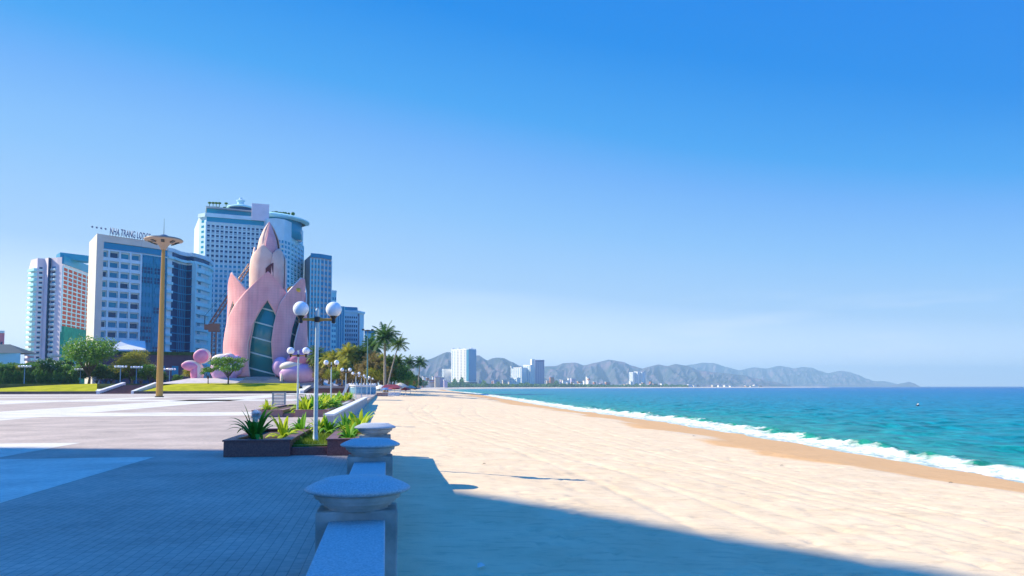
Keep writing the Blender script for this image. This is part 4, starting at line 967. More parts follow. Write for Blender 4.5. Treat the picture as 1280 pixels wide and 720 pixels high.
# ------------------------------------------------------------ the pink lotus tower
TY = 285.0
TX = at(333, 470, TY).x
SC = (at(343, 470, TY) - at(323, 470, TY)).x / 20     # metres per photo pixel at the tower
TZ = ZZ(333, 471, TY)                                  # level of its terrace
def zpx(py): return ZZ(333, py, TY) - TZ               # height above the terrace of a photo row
m_pink = bpy.data.materials.new('pink_mosaic'); m_pink.use_nodes = True
t = m_pink.node_tree; n = t.nodes.new; l = t.links.new; b = t.nodes['Principled BSDF']; b.inputs['Roughness'].default_value = 0.7; b.inputs['Specular IOR Level'].default_value = 0.25
tcn = n('ShaderNodeTexCoord'); z = n('ShaderNodeTexNoise'); z.inputs['Scale'].default_value = 0.22; z.inputs['Detail'].default_value = 7; l(tcn.outputs['Object'], z.inputs['Vector'])
r = n('ShaderNodeValToRGB'); r.color_ramp.elements[0].position = .3; r.color_ramp.elements[1].position = .7; r.color_ramp.elements[0].color = (0.78, 0.34, 0.36, 1); r.color_ramp.elements[1].color = (0.88, 0.45, 0.46, 1)
l(z.outputs['Fac'], r.inputs[0])
wv = n('ShaderNodeTexWave'); wv.bands_direction = 'Z'; wv.inputs['Scale'].default_value = 0.35; wv.inputs['Distortion'].default_value = 0.2; l(tcn.outputs['Object'], wv.inputs['Vector'])
mr = n('ShaderNodeMapRange'); l(wv.outputs['Fac'], mr.inputs[0]); mr.inputs[1].default_value = 0.0; mr.inputs[2].default_value = 0.12; mr.inputs[3].default_value = 0.90; mr.inputs[4].default_value = 1.0
mps = n('ShaderNodeMapping'); mps.inputs['Scale'].default_value = (1.1, 1.1, 0.06); l(tcn.outputs['Object'], mps.inputs[0]); zs_ = n('ShaderNodeTexNoise'); zs_.inputs['Scale'].default_value = 1.3; zs_.inputs['Detail'].default_value = 6; l(mps.outputs[0], zs_.inputs['Vector'])
mr3 = n('ShaderNodeMapRange'); l(zs_.outputs['Fac'], mr3.inputs[0]); mr3.inputs[1].default_value = 0.3; mr3.inputs[2].default_value = 0.6; mr3.inputs[3].default_value = 0.86; mr3.inputs[4].default_value = 1.0
mm3 = n('ShaderNodeMath'); mm3.operation = 'MULTIPLY'; l(mr.outputs[0], mm3.inputs[0]); l(mr3.outputs[0], mm3.inputs[1])
v = n('ShaderNodeVectorMath'); v.operation = 'SCALE'; l(r.outputs[0], v.inputs[0]); l(mm3.outputs[0], v.inputs['Scale']); l(v.outputs[0], b.inputs['Base Color'])
m_pink2 = mat('pale_pink_render', (0.72, 0.46, 0.38), 0.8, col2=(0.78, 0.56, 0.47), vscale=0.4)
m_edge = mat('cream_edge', (0.78, 0.68, 0.60), 0.7)
m_frame = mat('pale_frame', (0.45, 0.62, 0.62), 0.5)
tower = empty('lotus_tower', 'pink tower shaped like an opening lotus bud, with an arched glass front', 'tower', (TX, TY, TZ))
def lerp_t(tab, x):
    if x <= tab[0][0]: return tab[0][1]
    for (a, va), (b_, vb) in zip(tab, tab[1:]):
        if x <= b_: return va + (vb - va) * (x - a) / (b_ - a)
    return tab[-1][1]
def petal(az0, rtab, atab, wtab, zt, tilt=0.0, thick=0.5, nz_=44, nc=14, flare=0.0, m=None, parent=tower, name='petal', keel=0.0, ltab=None):
    """outer shell: rtab radius by z, atab half angle (deg) by z, wtab arch-opening half angle by z; az measured from the direction facing the camera, positive to the right"""
    ctr = -PI / 2 + R(az0)
    def pt(z_, a_deg):
        u = a_deg / 50.0; rr = lerp_t(rtab, z_) - tilt * u + flare * (max(0, z_ / zt - .55)) ** 2 * 6 + keel * (1 - min(1, abs(u) * 2.2))
        a_ = ctr + R(a_deg); return Vector((rr * math.cos(a_), rr * math.sin(a_), z_))
    zs = [zt * i / nz_ for i in range(nz_ + 1)]; mb = MB()
    sides = [(-1,), (1,)] if wtab else [(0,)]
    for sd in ((-1, 1) if wtab else (0,)):
        o = len(mb.v)
        for z_ in zs:
            A = lerp_t(atab, z_); AL = lerp_t(ltab, z_) if ltab else A; W_ = lerp_t(wtab, z_) if wtab else 0
            A = max(A, 0.05); AL = max(AL, 0.05)
            for j in range(nc + 1):
                f = j / nc
                if sd == 0: a_ = -AL + (A + AL) * f
                elif sd == -1: a_ = -AL + (AL - min(W_, AL - .02)) * f
                else: a_ = min(W_, A - .02) + (A - min(W_, A - .02)) * f
                mb.v.append(tuple(pt(z_, a_)))
        for i in range(nz_):
            for j in range(nc):
                a0 = o + i * (nc + 1) + j; mb.f.append((a0, a0 + 1, a0 + nc + 2, a0 + nc + 1))
    ob = mb.build(name, m or m_pink, parent, smooth=True)
    ob.data.materials.append(m_edge)
    sm = ob.modifiers.new('shell', 'SOLIDIFY'); sm.thickness = thick; sm.offset = -1; sm.material_offset_rim = 1
    wd = ob.modifiers.new('weld', 'WELD'); wd.merge_threshold = 0.02
    ob.modifiers.move(1, 0)
    return ob
H1 = zpx(345); r1 = 48.5 * SC
rt = [(0, r1 * .99), (H1 * .12, r1 * 1.01), (H1 * .3, r1 * 1.02), (H1 * .6, r1 * .99), (H1 * .85, r1 * .95), (H1, r1 * .96)]
at0 = [(0, 46), (zpx(450), 51), (zpx(430), 53), (zpx(410), 50), (zpx(395), 46), (zpx(382), 41), (zpx(370), 31), (zpx(358), 17), (H1, 0)]
at1 = [(0, 33), (zpx(450), 35), (zpx(430), 37), (zpx(410), 41), (zpx(395), 43), (zpx(382), 41), (zpx(370), 31), (zpx(358), 17), (H1, 0)]
wt1 = [(0, 23), (zpx(450), 26), (zpx(432), 26), (zpx(412), 21), (zpx(398), 13.5), (zpx(388), 6.5), (zpx(380), 0), (H1, 0)]
for k, az in enumerate((8, 67, 127, 187, 247, 307)):
    lt1 = [(0, 80), (zpx(430), 80), (zpx(415), 74), (zpx(400), 66), (zpx(385), 52), (zpx(370), 34), (zpx(358), 18), (H1, 0)]
    petal(az, rt, at1, wt1, H1 if k != 1 else H1 * .97, tilt=.75, thick=0.6, flare=1.0 if k else 0.3, ltab=lt1 if k != 1 else at0)
# glass core with slanting frames
gc = MB().lathe([(r1 * .84, 0), (r1 * .84, zpx(375)), (r1 * .5, zpx(368))], n=48).build('glass_core', mat('tower_glass', (0.01, 0.20, 0.25), 0.15, spec=0.6), tower, True)
for k in range(7):
    mb = MB(); z0_ = 1.5 + k * 5.4; seg = 40
    for i in range(seg):
        for j in (0, 1):
            a_ = -PI / 2 + R(-60) + (i + j) * R(180) / seg; zz_ = z0_ + 3.4 - (i + j) * 9.5 / seg
            rr = r1 * .86; mb.v += [(rr * math.cos(a_), rr * math.sin(a_), zz_), (rr * math.cos(a_), rr * math.sin(a_), zz_ + .5), (rr * .97 * math.cos(a_), rr * .97 * math.sin(a_), zz_), (rr * .97 * math.cos(a_), rr * .97 * math.sin(a_), zz_ + .5)]
        o_ = i * 8; mb.f += [(o_, o_ + 4, o_ + 5, o_ + 1), (o_ + 1, o_ + 5, o_ + 7, o_ + 3), (o_, o_ + 2, o_ + 6, o_ + 4)]
    if k < 6: mb.build('window_frame', m_frame, gc)
MB().lathe([(r1 * .97, -.6), (r1 * .97, 0.02)], n=40).build('base', m_conc, tower)
# second tier
H2a = zpx(385); H2 = zpx(308) ; r2 = 21.5 * SC
def tier2(az, half, hgt, rounded=False, wtab=None, rs=1.0):
    rt2 = [(0, r2 * .98 * rs), (H2a, r2 * .98 * rs), (zpx(345), r2 * 1.02 * rs), (zpx(325), r2 * 1.0 * rs), (hgt, r2 * .86 * rs)]
    if rounded: a2 = [(H2a, half * .75), (zpx(350), half), (hgt * .9, half * .95), (hgt * .95, half * .8), (hgt * .985, half * .45), (hgt, 0)]
    else: a2 = [(H2a, half), (zpx(335), half), (zpx(322), half * .8), (hgt, 0)]
    return petal(az, rt2, a2, wtab, hgt, tilt=.5, thick=.45, m=m_pink2)
tier2(-14, 58, zpx(307)); tier2(56, 40, zpx(311), True); tier2(-80, 42, zpx(309)); tier2(-145, 48, zpx(309)); tier2(125, 45, zpx(311)); tier2(180, 45, zpx(309), rs=.97)
core = MB().lathe([(r2 * .72, H2a - 6), (r2 * .72, zpx(318)), (r2 * .3, zpx(310))], n=32).build('core', mat('tower_core', (0.30, 0.16, 0.14), 0.8), tower, True)
# arched dark opening
mb = MB(); pts = []
for i in range(9):
    pts.append((i / 8, 1 - 0.35 * (1 - i / 8) ** 1.6))
az_c = R(8); rr = r2 * 1.075
prof = []
for side in (0, 1):
    for f, h in pts:
        a_ = -PI / 2 + R(0) + R(24) * f
        prof.append((a_, zpx(352) if side == 0 else zpx(352) + (zpx(331) - zpx(352)) * h))
k_ = len(pts); vs_ = [(rr * math.cos(a_), rr * math.sin(a_), z_) for a_, z_ in prof] + [(rr * .93 * math.cos(a_), rr * .93 * math.sin(a_), z_) for a_, z_ in prof]
fs_ = [(i, i + 1, k_ + i + 1, k_ + i) for i in range(k_ - 1)] + [(k_ + i, k_ + i + 1, 3*k_ + i + 1, 3*k_ + i) for i in range(k_ - 1)] + [(0, k_, 3*k_, 2*k_), (k_ - 1, 3*k_ - 1, 4*k_ - 1, 2*k_ - 1)]
mb.add(vs_, fs_).build('arched_window', mat('dark_opening', (0.10, 0.02, 0.03), .7), tower)
# top bud: closed petals with sharp keels
HB = zpx(322); HT = zpx(277); rb = 13.2 * SC
mb = MB(); nn = 60; rows = 26
for i in range(rows + 1):
    t_ = i / rows; z_ = HB + (HT - HB) * t_
    base_r = rb * (1.0 - 0.02 * t_) * (1 - max(0, (t_ - .12) / .88) ** 1.7) ** 0.95 if t_ < 1 else 0.02
    base_r *= 0.92 + 0.08 * math.sin(min(1, t_ * 4) * PI / 2)
    for k in range(nn):
        a_ = 2 * PI * k / nn; w_ = ((k / nn * 5 + 0.12) % 1); g = abs(w_ - .5) * 2     # 5 petals with creases between
        mb.v.append((base_r * (1 - .20 * g ** 3) * math.cos(a_), base_r * (1 - .20 * g ** 3) * math.sin(a_), z_))
for i in range(rows):
    for k in range(nn): mb.f.append((i*nn+k, i*nn+(k+1) % nn, (i+1)*nn+(k+1) % nn, (i+1)*nn+k))
bud = mb.build('top_bud', m_pink2, tower, smooth=False)
rbt = [(HB, rb * 1.06), (HB + (HT - HB) * .15, rb * 1.1), (HB + (HT - HB) * .5, rb * .86), (HB + (HT - HB) * .8, rb * .45), (HT, .05)]
for az in (-70, 30, 120, 200):
    abt = [(HB, 44), (HB + (HT - HB) * .3, 42), (HB + (HT - HB) * .7, 30), (HT, 22)]
    mb = MB(); nr_, nc_ = 24, 12
    for i in range(nr_ + 1):
        z_ = HB + (HT - HB) * i / nr_; A = lerp_t(abt, z_); rr_ = lerp_t(rbt, z_)
        for j in range(nc_ + 1):
            u_ = -1 + 2 * j / nc_; a_ = -PI / 2 + R(az + A * u_); r_ = rr_ * (1 - .10 * u_); mb.v.append((r_ * math.cos(a_), r_ * math.sin(a_), z_))
    for i in range(nr_):
        for j in range(nc_): mb.f.append((i*(nc_+1)+j, i*(nc_+1)+j+1, (i+1)*(nc_+1)+j+1, (i+1)*(nc_+1)+j))
    ob = mb.build('top_petal', m_pink if az == 30 else m_pink2, tower, True); sm = ob.modifiers.new('shell', 'SOLIDIFY'); sm.thickness = .3; sm.offset = 0
# gold ornament on the right shoulder
q = MB().lathe([(0.3, 0), (1.0, .1), (1.3, .6), (2.3, 1.2), (2.4, 2.0), (1.7, 2.8), (0.5, 3.2), (.05, 3.3)], n=24).build('gold_ornament', mat('gold_leaf', (0.75, 0.45, 0.05), .35, metal=.5), tower, True)
a_ = -PI / 2 + R(58); q.location = (r1 * .86 * math.cos(a_), r1 * .86 * math.sin(a_), zpx(370))
MB().lathe([(r1 * .80, zpx(386)), (r1 * .80, zpx(371.5)), (r1 * .6, zpx(371.2))], n=40).build('terrace_floor', m_pink2, tower)

# terrace and flared steps round the tower
ter = empty('terrace', 'pale stepped terrace the pink tower stands on', 'terrace', (TX, TY, 0))
xl = (226 - 333) * SC; xr = (402 - 333) * SC
MB().add([(xl - 3, -19.5, 2.9), (xr + 3, -19.5, 1.9), (xr + 6, 30, 1.9), (xl - 6, 30, 2.9), ((252 - 333) * SC, -14, TZ - .5), ((392 - 333) * SC, -14, TZ - .5), ((398 - 333) * SC, 30, TZ - .5), ((246 - 333) * SC, 30, TZ - .5)],
         [(0,3,2,1),(4,5,6,7),(0,1,5,4),(1,2,6,5),(2,3,7,6),(3,0,4,7)]).build('slope', mat('pale_stone', (0.62, 0.55, 0.50), .8, var=.08, vscale=.5), ter)
q = MB()
for k in range(12): q.box(-4.5 - (11 - k) * .25, 5.5 + (11 - k) * .25, -21 + k * .65, -13.2, 2.6 + (TZ - 2.6) * k / 12, 2.6 + (TZ - 2.6) * (k + 1) / 12 - .06)
q.build('steps', m_conc, ter)

# pink scrolls at the foot of the tower
m_mag = mat('pink_sculpture', (0.66, 0.20, 0.36), .5, col2=(0.72, 0.30, 0.45), vscale=.8)
m_vio = mat('violet_pink_paint', (0.62, 0.34, 0.62), .5, col2=(0.68, 0.42, 0.66), vscale=.6)
def scroll(label, x, y, z, parts):
    e = empty('scroll_sculpture', label, 'sculpture', (x, y, z), group='pink scroll shapes at the foot of the tower')
    for (nm, m, c, r_, s3, rot) in parts:
        o = MB().sphere((0, 0, 0), r_, 28, 18, s3).build(nm, m, e, True); o.location = c; o.rotation_euler = (0, R(rot), 0)
    return e
def disc(r_, th): return
sx_ = lambda px: (px - 333) * SC
sL = scroll('pink scroll shape with a big round disc on top, left of the tower', TX + sx_(252), TY - 9, TZ - 1.0, [
    ('disc', m_mag, (sx_(340), 0, 8.0), 2.4, (1.05, .35, .95), 0), ('rim', m_edge, (sx_(341.5), .5, 8.1), 2.7, (1.05, .28, .95), 0),
    ('disc', m_mag, (sx_(327), -.2, 4.6), 2.0, (1.35, .4, .75), 10), ('rim', m_edge, (sx_(330), .4, 4.9), 2.2, (1.45, .36, .75), 10),
    ('body', m_mag, (sx_(333), .5, 2.2), 2.1, (.7, .7, 1.5), 0), ('body', m_edge, (sx_(337), 1.0, 2.4), 2.2, (.8, .7, 1.6), 0)])
sM = scroll('violet-pink rounded shell with pale curls on top, hugging the tower on the left', TX + sx_(290), TY - 12.5, TZ - .8, [
    ('body', m_vio, (0, 1.0, 3.2), 4.6, (1.05, .75, 1.0), 0), ('lobe', m_vio, (3.6, .4, 4.6), 2.7, (.95, .8, 1.3), 0), ('top', m_edge, (-.6, .6, 6.6), 3.2, (1.2, .7, .62), 0), ('lobe', m_edge, (1.6, .1, 6.9), 2.2, (1.1, .7, .85), 20)])
for k in range(3):
    tr_ = MB(); ring = [(1.3 * math.cos(a) , -1.9, 1.1 * math.sin(a)) for a in [PI * i / 10 for i in range(11)]]
    tr_.tube(ring, .16, 6); o = tr_.build('curl', m_vio, sM, True); o.location = (1.0 + k * .85, .4, 7.0 - k * .35)
sR = scroll('largest violet-pink shell sculpture with rounded lobes, right of the tower behind the lamp posts', TX + sx_(379.5), TY - 15, TZ - 1.2, [
    ('body', m_vio, (0, 0, 2.3), 5.4, (1.25, .8, .72), 0), ('rim', m_edge, (-2.2, -.6, 4.9), 3.9, (1.15, .75, .48), -8), ('lobe', m_vio, (-6.0, 0.5, 4.6), 3.0, (.95, .8, 1.1), 0),
    ('lobe', m_mag, (0.2, -.2, 7.3), 3.9, (1.15, .8, .72), -18), ('lobe', m_vio, (2.6, .6, 8.4), 3.1, (1, .8, .9), 0), ('lobe', m_vio, (7.2, .8, 4.6), 3.3, (1.1, .7, .62), 15), ('rim', m_edge, (-5.0, -1.9, 1.7), 1.5, (.5, .6, 1.9), 8)])

# ------------------------------------------------------------ white drum wall and beach things at the promenade end
dr = empty('drum_wall', 'white round-fronted concrete wall with a scalloped top, at the edge of the sand', 'wall', (*XY(453, 190), 0))
wx = (at(470, 480, 190) - at(437, 480, 190)).x / 2
q = MB(); nn = 36
prof = [(wx, -.6), (wx, 2.0)]
q.lathe(prof, n=nn); q.build('drum', m_white, dr, True)
MB().lathe([(wx + .12, 2.0), (wx + .18, 2.1), (wx + .18, 2.3), (wx, 2.34)], n=nn).build('coping', m_white, dr, True)
for k in range(12):
    a_ = PI + PI * (k + .5) / 12; MB().lathe([(0.16, 2.3), (0.24, 2.45), (0.2, 2.65), (.02, 2.7)], (wx) * math.cos(a_), wx * math.sin(a_), 10).build('finial', m_white, dr, True)
for k in range(9):
    a_ = PI + PI * (k + .5) / 9; o = MB().box(-.55, .55, -.08, .08, .25, 1.75).build('shade_panel', mat('blue_shade_tone', (0.20, 0.40, 0.50), .7, var=.2, vscale=1), dr); o.location = (wx * 1.0 * math.cos(a_), wx * math.sin(a_), 0); o.rotation_euler = (0, 0, a_ - PI / 2)  # blue panels put the shade of the white front into colour
MB().add([(-wx - 1.6, -1.5, 0), (-wx - .9, -1.5, 0), (-wx + .1, -1.2, 2.6), (-wx - .6, -1.2, 2.6), (-wx - 1.6, .5, 0), (-wx - .9, .5, 0), (-wx + .1, .5, 2.6), (-wx - .6, .5, 2.6)],
         [(0,1,2,3),(4,7,6,5),(0,4,5,1),(1,5,6,2),(2,6,7,3),(3,7,4,0)]).build('buttress', m_white, dr)

def umbrella(label, px, Y, m, s_=1.0, zz_=-.5):
    x, y = XY(px, Y); e = empty('beach_umbrella', label, 'umbrella', (x, y, zz_), group='sunshades under the palms')
    MB().tube([(0, 0, 0), (0, 0, 2.6 * s_)], .05, 6).build('pole', m_white, e)
    MB().lathe([(1.9 * s_, 1.95 * s_), (1.85 * s_, 2.05 * s_), (1.0 * s_, 2.6 * s_), (.02, 2.95 * s_)], n=10).build('canopy', m, e)
    return e
m_thatch = mat('pale_thatch', (0.55, 0.50, 0.42), .9, var=.2, vscale=6); m_redc = mat('red_canvas', (0.22, 0.03, 0.06), .8); m_bluec = mat('blue_canvas', (0.06, 0.16, 0.40), .8)
umbrella('large pale thatched sunshade at the end of the palm row, on the sand', 500.5, 206, m_thatch, 1.15, -.4)
umbrella('dark red sunshade left of the pale thatched one', 493, 200, m_redc, .9); umbrella('red sunshade right of and below the thatched one', 507, 208, m_redc, .75)
umbrella('blue sunshade between the drum wall and the red one', 483, 204, m_bluec, .8); umbrella('small white sunshade close behind the drum wall', 476, 212, m_white, 1.0)
umbrella('small white sunshade farther along the beach', 513, 250, m_thatch, 1.0)
def lounger(px, Y, lab):
    x, y = XY(px, Y); e = empty('sun_lounger', lab, 'sun lounger', (x, y, -.45), group='loungers on the sand by the palms')
    MB().box(-1, .3, -.32, .32, .3, .38).build('seat', m_white, e); MB().add([(.3,-.32,.32),(.3,.32,.32),(.95,.32,.75),(.95,-.32,.75),(.3,-.32,.38),(.3,.32,.38),(.93,.32,.82),(.93,-.32,.82)],[(0,1,2,3),(7,6,5,4),(0,4,5,1),(1,5,6,2),(2,6,7,3),(3,7,4,0)]).build('backrest', m_bluec, e)
    for a_ in (-.9, .25):
        for b_ in (-.28, .28): MB().box(a_ - .03, a_ + .03, b_ - .03, b_ + .03, 0, .3).build('leg', m_white, e)
for k, (px, Y, lab) in enumerate([(487, 190, 'white lounger in front of the blue sunshade'), (491, 192, 'white lounger in front of the dark red sunshade'), (497, 193, 'white lounger in front of the thatched sunshade'), (503, 196, 'white lounger near the water side of the thatched sunshade'), (509, 199, 'lounger on the sand nearest the sea')]): lounger(px, Y, lab)
kx, ky = XY(478, 186)
k_e = empty('beach_counter', 'low stone counter with a dark top on the sand beside the drum wall', 'counter', (kx, ky, -.45)); MB().box(-1.3, 1.3, -.5, .5, 0, .85).build('base', mat('rubble_stone', (0.35, 0.24, 0.22), .9, var=.3, vscale=2), k_e); MB().box(-1.5, 1.5, -.6, .6, .85, .95).build('top', m_conc, k_e)
kx, ky = XY(489, 197)
k_e = empty('beach_stall', 'open beach stall with a white counter and dark red roof under the palms', 'stall', (kx, ky, -.45))
for a_ in (-2.2, 2.2):
    for b_ in (-1.2, 1.2): MB().box(a_ - .07, a_ + .07, b_ - .07, b_ + .07, 0, 2.1).build('post', m_white, k_e)
MB().box(-2.0, 2.0, -1.15, -.75, 0, .95).build('counter', m_white, k_e)
MB().add([(-2.6,-1.6,2.1),(2.6,-1.6,2.1),(2.6,1.6,2.1),(-2.6,1.6,2.1),(-1.4,0,2.9),(1.4,0,2.9)],[(0,1,5,4),(1,2,5),(2,3,4,5),(3,0,4),(3,2,1,0)]).build('roof', m_redc, k_e)

# ------------------------------------------------------------ trees
T_flower = make_tree(1, 13, 15, 3.0, .62, 9500, M_MID, .85, 26, flowers=.08, tr=.32)
T_olive = make_tree(2, 10.5, 13, 2.4, .52, 8000, M_OLIVE, .8, 24, tr=.25)
T_mid = make_tree(3, 8, 9, 1.4, .55, 5200, M_MID, .7, 14, flowers=.05, tr=.2)
T_dark = make_tree(4, 8, 9, .4, .6, 5600, M_DARK, .8, 16, low=True, tr=.2)
T_frang = make_tree(5, 8.4, 12.5, 2.4, .55, 4600, M_MID, .42, 15, flowers=.10, tr=.22)
T_sm = make_tree(6, 5.5, 5.5, 1.8, .45, 1300, M_MID, .5, 9, flowers=.10, tr=.14)
T_brn = make_tree(7, 9, 9, .8, .6, 5600, M_BROWN, .9, 14, tr=.22)
T_dflow = make_tree(8, 7, 8.5, .3, .5, 5600, M_DARK, .8, 15, low=True, flowers=.07, tr=.2)
def cone_shrub(seed):
    rg = random.Random(seed); lb = MB()
    for _ in range(1700):
        z_ = rg.random() ** 1.3 * 4.2; rr_ = 1.45 * (1 - z_ / 4.4) ** .8 * rg.random() ** .35; a_ = rg.uniform(0, 6.28); leaf_quad(lb, Vector((rr_ * math.cos(a_), rr_ * math.sin(a_), z_ + .1)), rg.uniform(.25, .45), rg)
    return [('trunk', MB().tube([(0, 0, 0), (0, 0, 2)], .12, 6).mesh('trunk', M_BARK)), ('crown', lb.mesh('crown', M_DARK))]
S_cone = cone_shrub(3)
def T(parts, label, px, pybase, Y, s_=1.0, rz=0.0, group=None, nm='tree', cat='tree', z=None):
    x, y = XY(px, Y); zz_ = ZZ(px, pybase, Y) if z is None else z
    return place_tree(parts, nm, label, cat, (x, y, zz_), s_, rz, group)
T(T_flower, 'big green tree dotted with white blossom, left of the wide brown steps', 111, 478, 282, 1.15, .4)
T(T_olive, 'yellow-green spreading tree behind the wide brown steps', 165, 479, 290, 1.08, 1.0)
T(T_mid, 'green blossoming tree just left of the gold mast', 187, 479, 284, .85, 2.2)
T(T_olive, 'round yellow-green bush beside the purple podium, left of the pink scrolls', 238, 477, 282, (.42, .42, .5), 3.0, nm='bush', cat='bush')
T(T_frang, 'low frangipani with a forked bare trunk on the lawn before the pink tower', 285, 478.5, 258, 1.0, .6, nm='frangipani_tree')
T(T_sm, 'slender small frangipani on the lawn, left of the forked one', 260, 478.5, 258, .98, 2.0, nm='frangipani_tree')
Gd = 'dark trees along the left edge of the park'
for k, (p_, px, s_, lab) in enumerate([(T_dark, 2, .95, 'dark tree at the very left edge of the photo'), (T_olive, 17, .62, 'yellowish small tree left of the leftmost park lamp'), (T_dflow, 45, 1.1, 'dark blossoming tree right of the leftmost park lamp'),
                                (T_dflow, 62, 1.25, 'tallest dark blossoming tree before the lilac high-rise'), (T_dark, 74, 1.05, 'dark tree in front of the green netting'), (T_dark, 27, .9, 'dark tree behind the leftmost park lamp'), (T_mid, 88, .9, 'green tree under the left end of the big blossoming tree'),
                                (T_dark, 132, .8, 'dark tree under the right side of the big blossoming tree'), (T_dark, 150, .75, 'dark low tree under the yellow-green tree'), (T_dflow, 176, .8, 'dark tree between the yellow-green tree and the gold mast'), (T_dark, 200, .6, 'dark tree hidden behind the foot of the gold mast'), (T_dark, 222, .45, 'low dark tree before the purple podium')]):
    T(p_, lab, px, 479.5, 292 + (k % 3) * 5, s_, k * 1.1, Gd)
ORD = ['first', 'second', 'third', 'fourth', 'fifth', 'sixth', 'seventh', 'eighth', 'ninth', 'tenth', 'eleventh', 'twelfth', 'thirteenth', 'fourteenth', 'fifteenth']
for k in range(15):
    px = 1 + k * 5.6 + rnd.uniform(-.8, .8)
    T(S_cone, ORD[k] + ' dark conical shrub from the left in the long row behind the left lawn', px, 480, 272, rnd.uniform(.8, 1.15), k, 'conical shrubs behind the left lawn', 'conical_shrub', 'shrub')
for k in range(5): T(S_cone, ORD[k] + ' from the left in the short shrub row beside the big blossoming tree', 78 + k * 4.2, 480, 274, rnd.uniform(.7, 1.0), k, 'short row of conical shrubs', 'conical_shrub', 'shrub')
# small kiosk showing between the trees
kx, ky = XY(81, 300)
k_e = empty('kiosk', 'small pale kiosk with a flat canopy glimpsed between the trees at left', 'kiosk', (kx, ky, 1.5)); MB().box(-3, 3, -2, 2, 0, 8).build('wall', m_lilac, k_e); MB().box(-5, 5, -3, 3, 11.4, 12.2).build('canopy', m_edge, k_e); MB().box(-2.6, -1.4, -2.1, -2, 1, 7).box(.6, 1.6, -2.1, -2, 1, 7).build('window', m_g2, k_e)
for a_ in (-4, 4): MB().box(a_ - .2, a_ + .2, -2.4, -2, 0, 11.4).build('post', m_offw_shade, k_e)

T(T_dark, 'dark low tree in front of the lodge hotel, right of the big blossoming tree', 121, 479.5, 296, .95, 2, Gd)
T(T_dark, 'dark round bush at the foot of the big blossoming tree, left side', 97, 479.5, 296, .85, 4, Gd)
T(T_dflow, 'blossoming dark bush directly left of the wide brown steps', 139, 479.5, 300, .95, 5, Gd)
T(T_mid, 'green leafy tree behind the right cheek wall of the wide brown steps', 163, 479.5, 300, .95, 1, Gd)
T(T_dflow, 'dark blossoming tree behind the second pair of park lamps', 191, 479.5, 300, .8, 3, Gd)
T(T_dark, 'dark tree far left behind the dark-roofed house corner', 9, 479.5, 300, .95, 3, Gd)
T(T_dark, 'dark tree centred behind the long row of conical shrubs', 36, 479.5, 300, 1.0, 5, Gd)
T(T_dflow, 'dark blossoming tree touching the netted building corner', 86, 479.5, 302, 1.15, 2, Gd)

# right cluster: mixed trees and palms behind the lamps
Pm = [make_palm(1, 8, (.5, .3), 2.7, 30, M_PALM, .22, .95), make_palm(2, 6.5, (-.8, 0), 2.5, 30, leafmat('leaf_palm_green', (0.04, 0.12, 0.02), (0.13, 0.21, 0.03)), .2, .9), make_palm(3, 5.5, (.4, 0), 2.4, 28, M_OLIVE, .2, .9), make_palm(5, 5.5, (.2, .4), 2.6, 28, leafmat('leaf_palm_dry', (0.16, 0.12, 0.04), (0.30, 0.24, 0.09)), .25, 1.0)]
Gp = 'palms behind the promenade lamp posts'
for k, (i, px, base, Y, s_, lab) in enumerate([
    (1, 399, 480, 258, 1.5, 'palm right of the pink tower, behind the nearest lamp post'), (2, 411, 480, 250, 1.45, 'olive palm above the third lamp post'), (2, 421, 480, 245, 1.5, 'olive palm between the third and fourth lamp posts'),
    (2, 433, 481, 240, 1.75, 'tallest olive palm over the fourth lamp post'), (2, 428, 481, 232, 1.1, 'short olive palm before the tallest olive one'), (1, 441, 481, 245, 1.5, 'green palm right behind the fifth lamp post'), (1, 451, 482, 238, 1.45, 'green palm behind the drum wall, left of the floodlight mast'),
    (3, 462, 484, 232, 1.4, 'dry brown palm right of the floodlight mast'), (3, 471, 485, 226, 1.3, 'dry brown palm above the drum wall right end'), (2, 478, 485, 228, 1.4, 'olive palm under the tallest palm'), (1, 485, 485, 222, 1.15, 'green low palm beside the leaning palm'),
    (3, 456, 483, 222, 1.0, 'short dry palm behind the drum wall'), (0, 466, 483, 245, 1.6, 'dark palm behind the dry brown palms'), (1, 493, 485, 232, 1.2, 'green palm right at the foot of the leaning palm')]):
    T(Pm[i], lab, px, base, Y, s_, k * 1.7, Gp, 'palm_tree', 'palm')
for k, (p_, px, base, Y, s_, lab) in enumerate([(T_dark, 395, 480, 275, 1.2, 'dark tree right beside the pink tower'), (T_olive, 403, 480, 270, 1.0, 'olive tree behind the nearest lamp post'), (T_dark, 414, 480, 268, 1.15, 'dark tree behind the third lamp post'), (T_dark, 427, 481, 262, 1.2, 'dark tree behind the fourth lamp post'),
      (T_olive, 438, 481, 270, 1.0, 'olive tree among the palms at the centre of the grove'), (T_dark, 449, 482, 262, 1.1, 'dark tree behind the floodlight mast'), (T_brn, 457, 483, 252, 1.0, 'brownish tree behind the drum wall'), (T_brn, 468, 484, 246, 1.15, 'brownish tree under the tallest palm'), (T_brn, 481, 485, 240, 1.05, 'brownish tree under the leaning palm'),
      (T_dark, 491, 485, 248, 1.0, 'dark round tree behind the thatched sunshade'), (T_dark, 499, 484, 262, .9, 'dark tree at the right end of the grove'), (T_dark, 508, 483, 300, .75, 'dark tree tapering off behind the beach')]):
    T(p_, lab, px, base, Y, s_, k * .9, 'broadleaf trees in the grove by the beach')
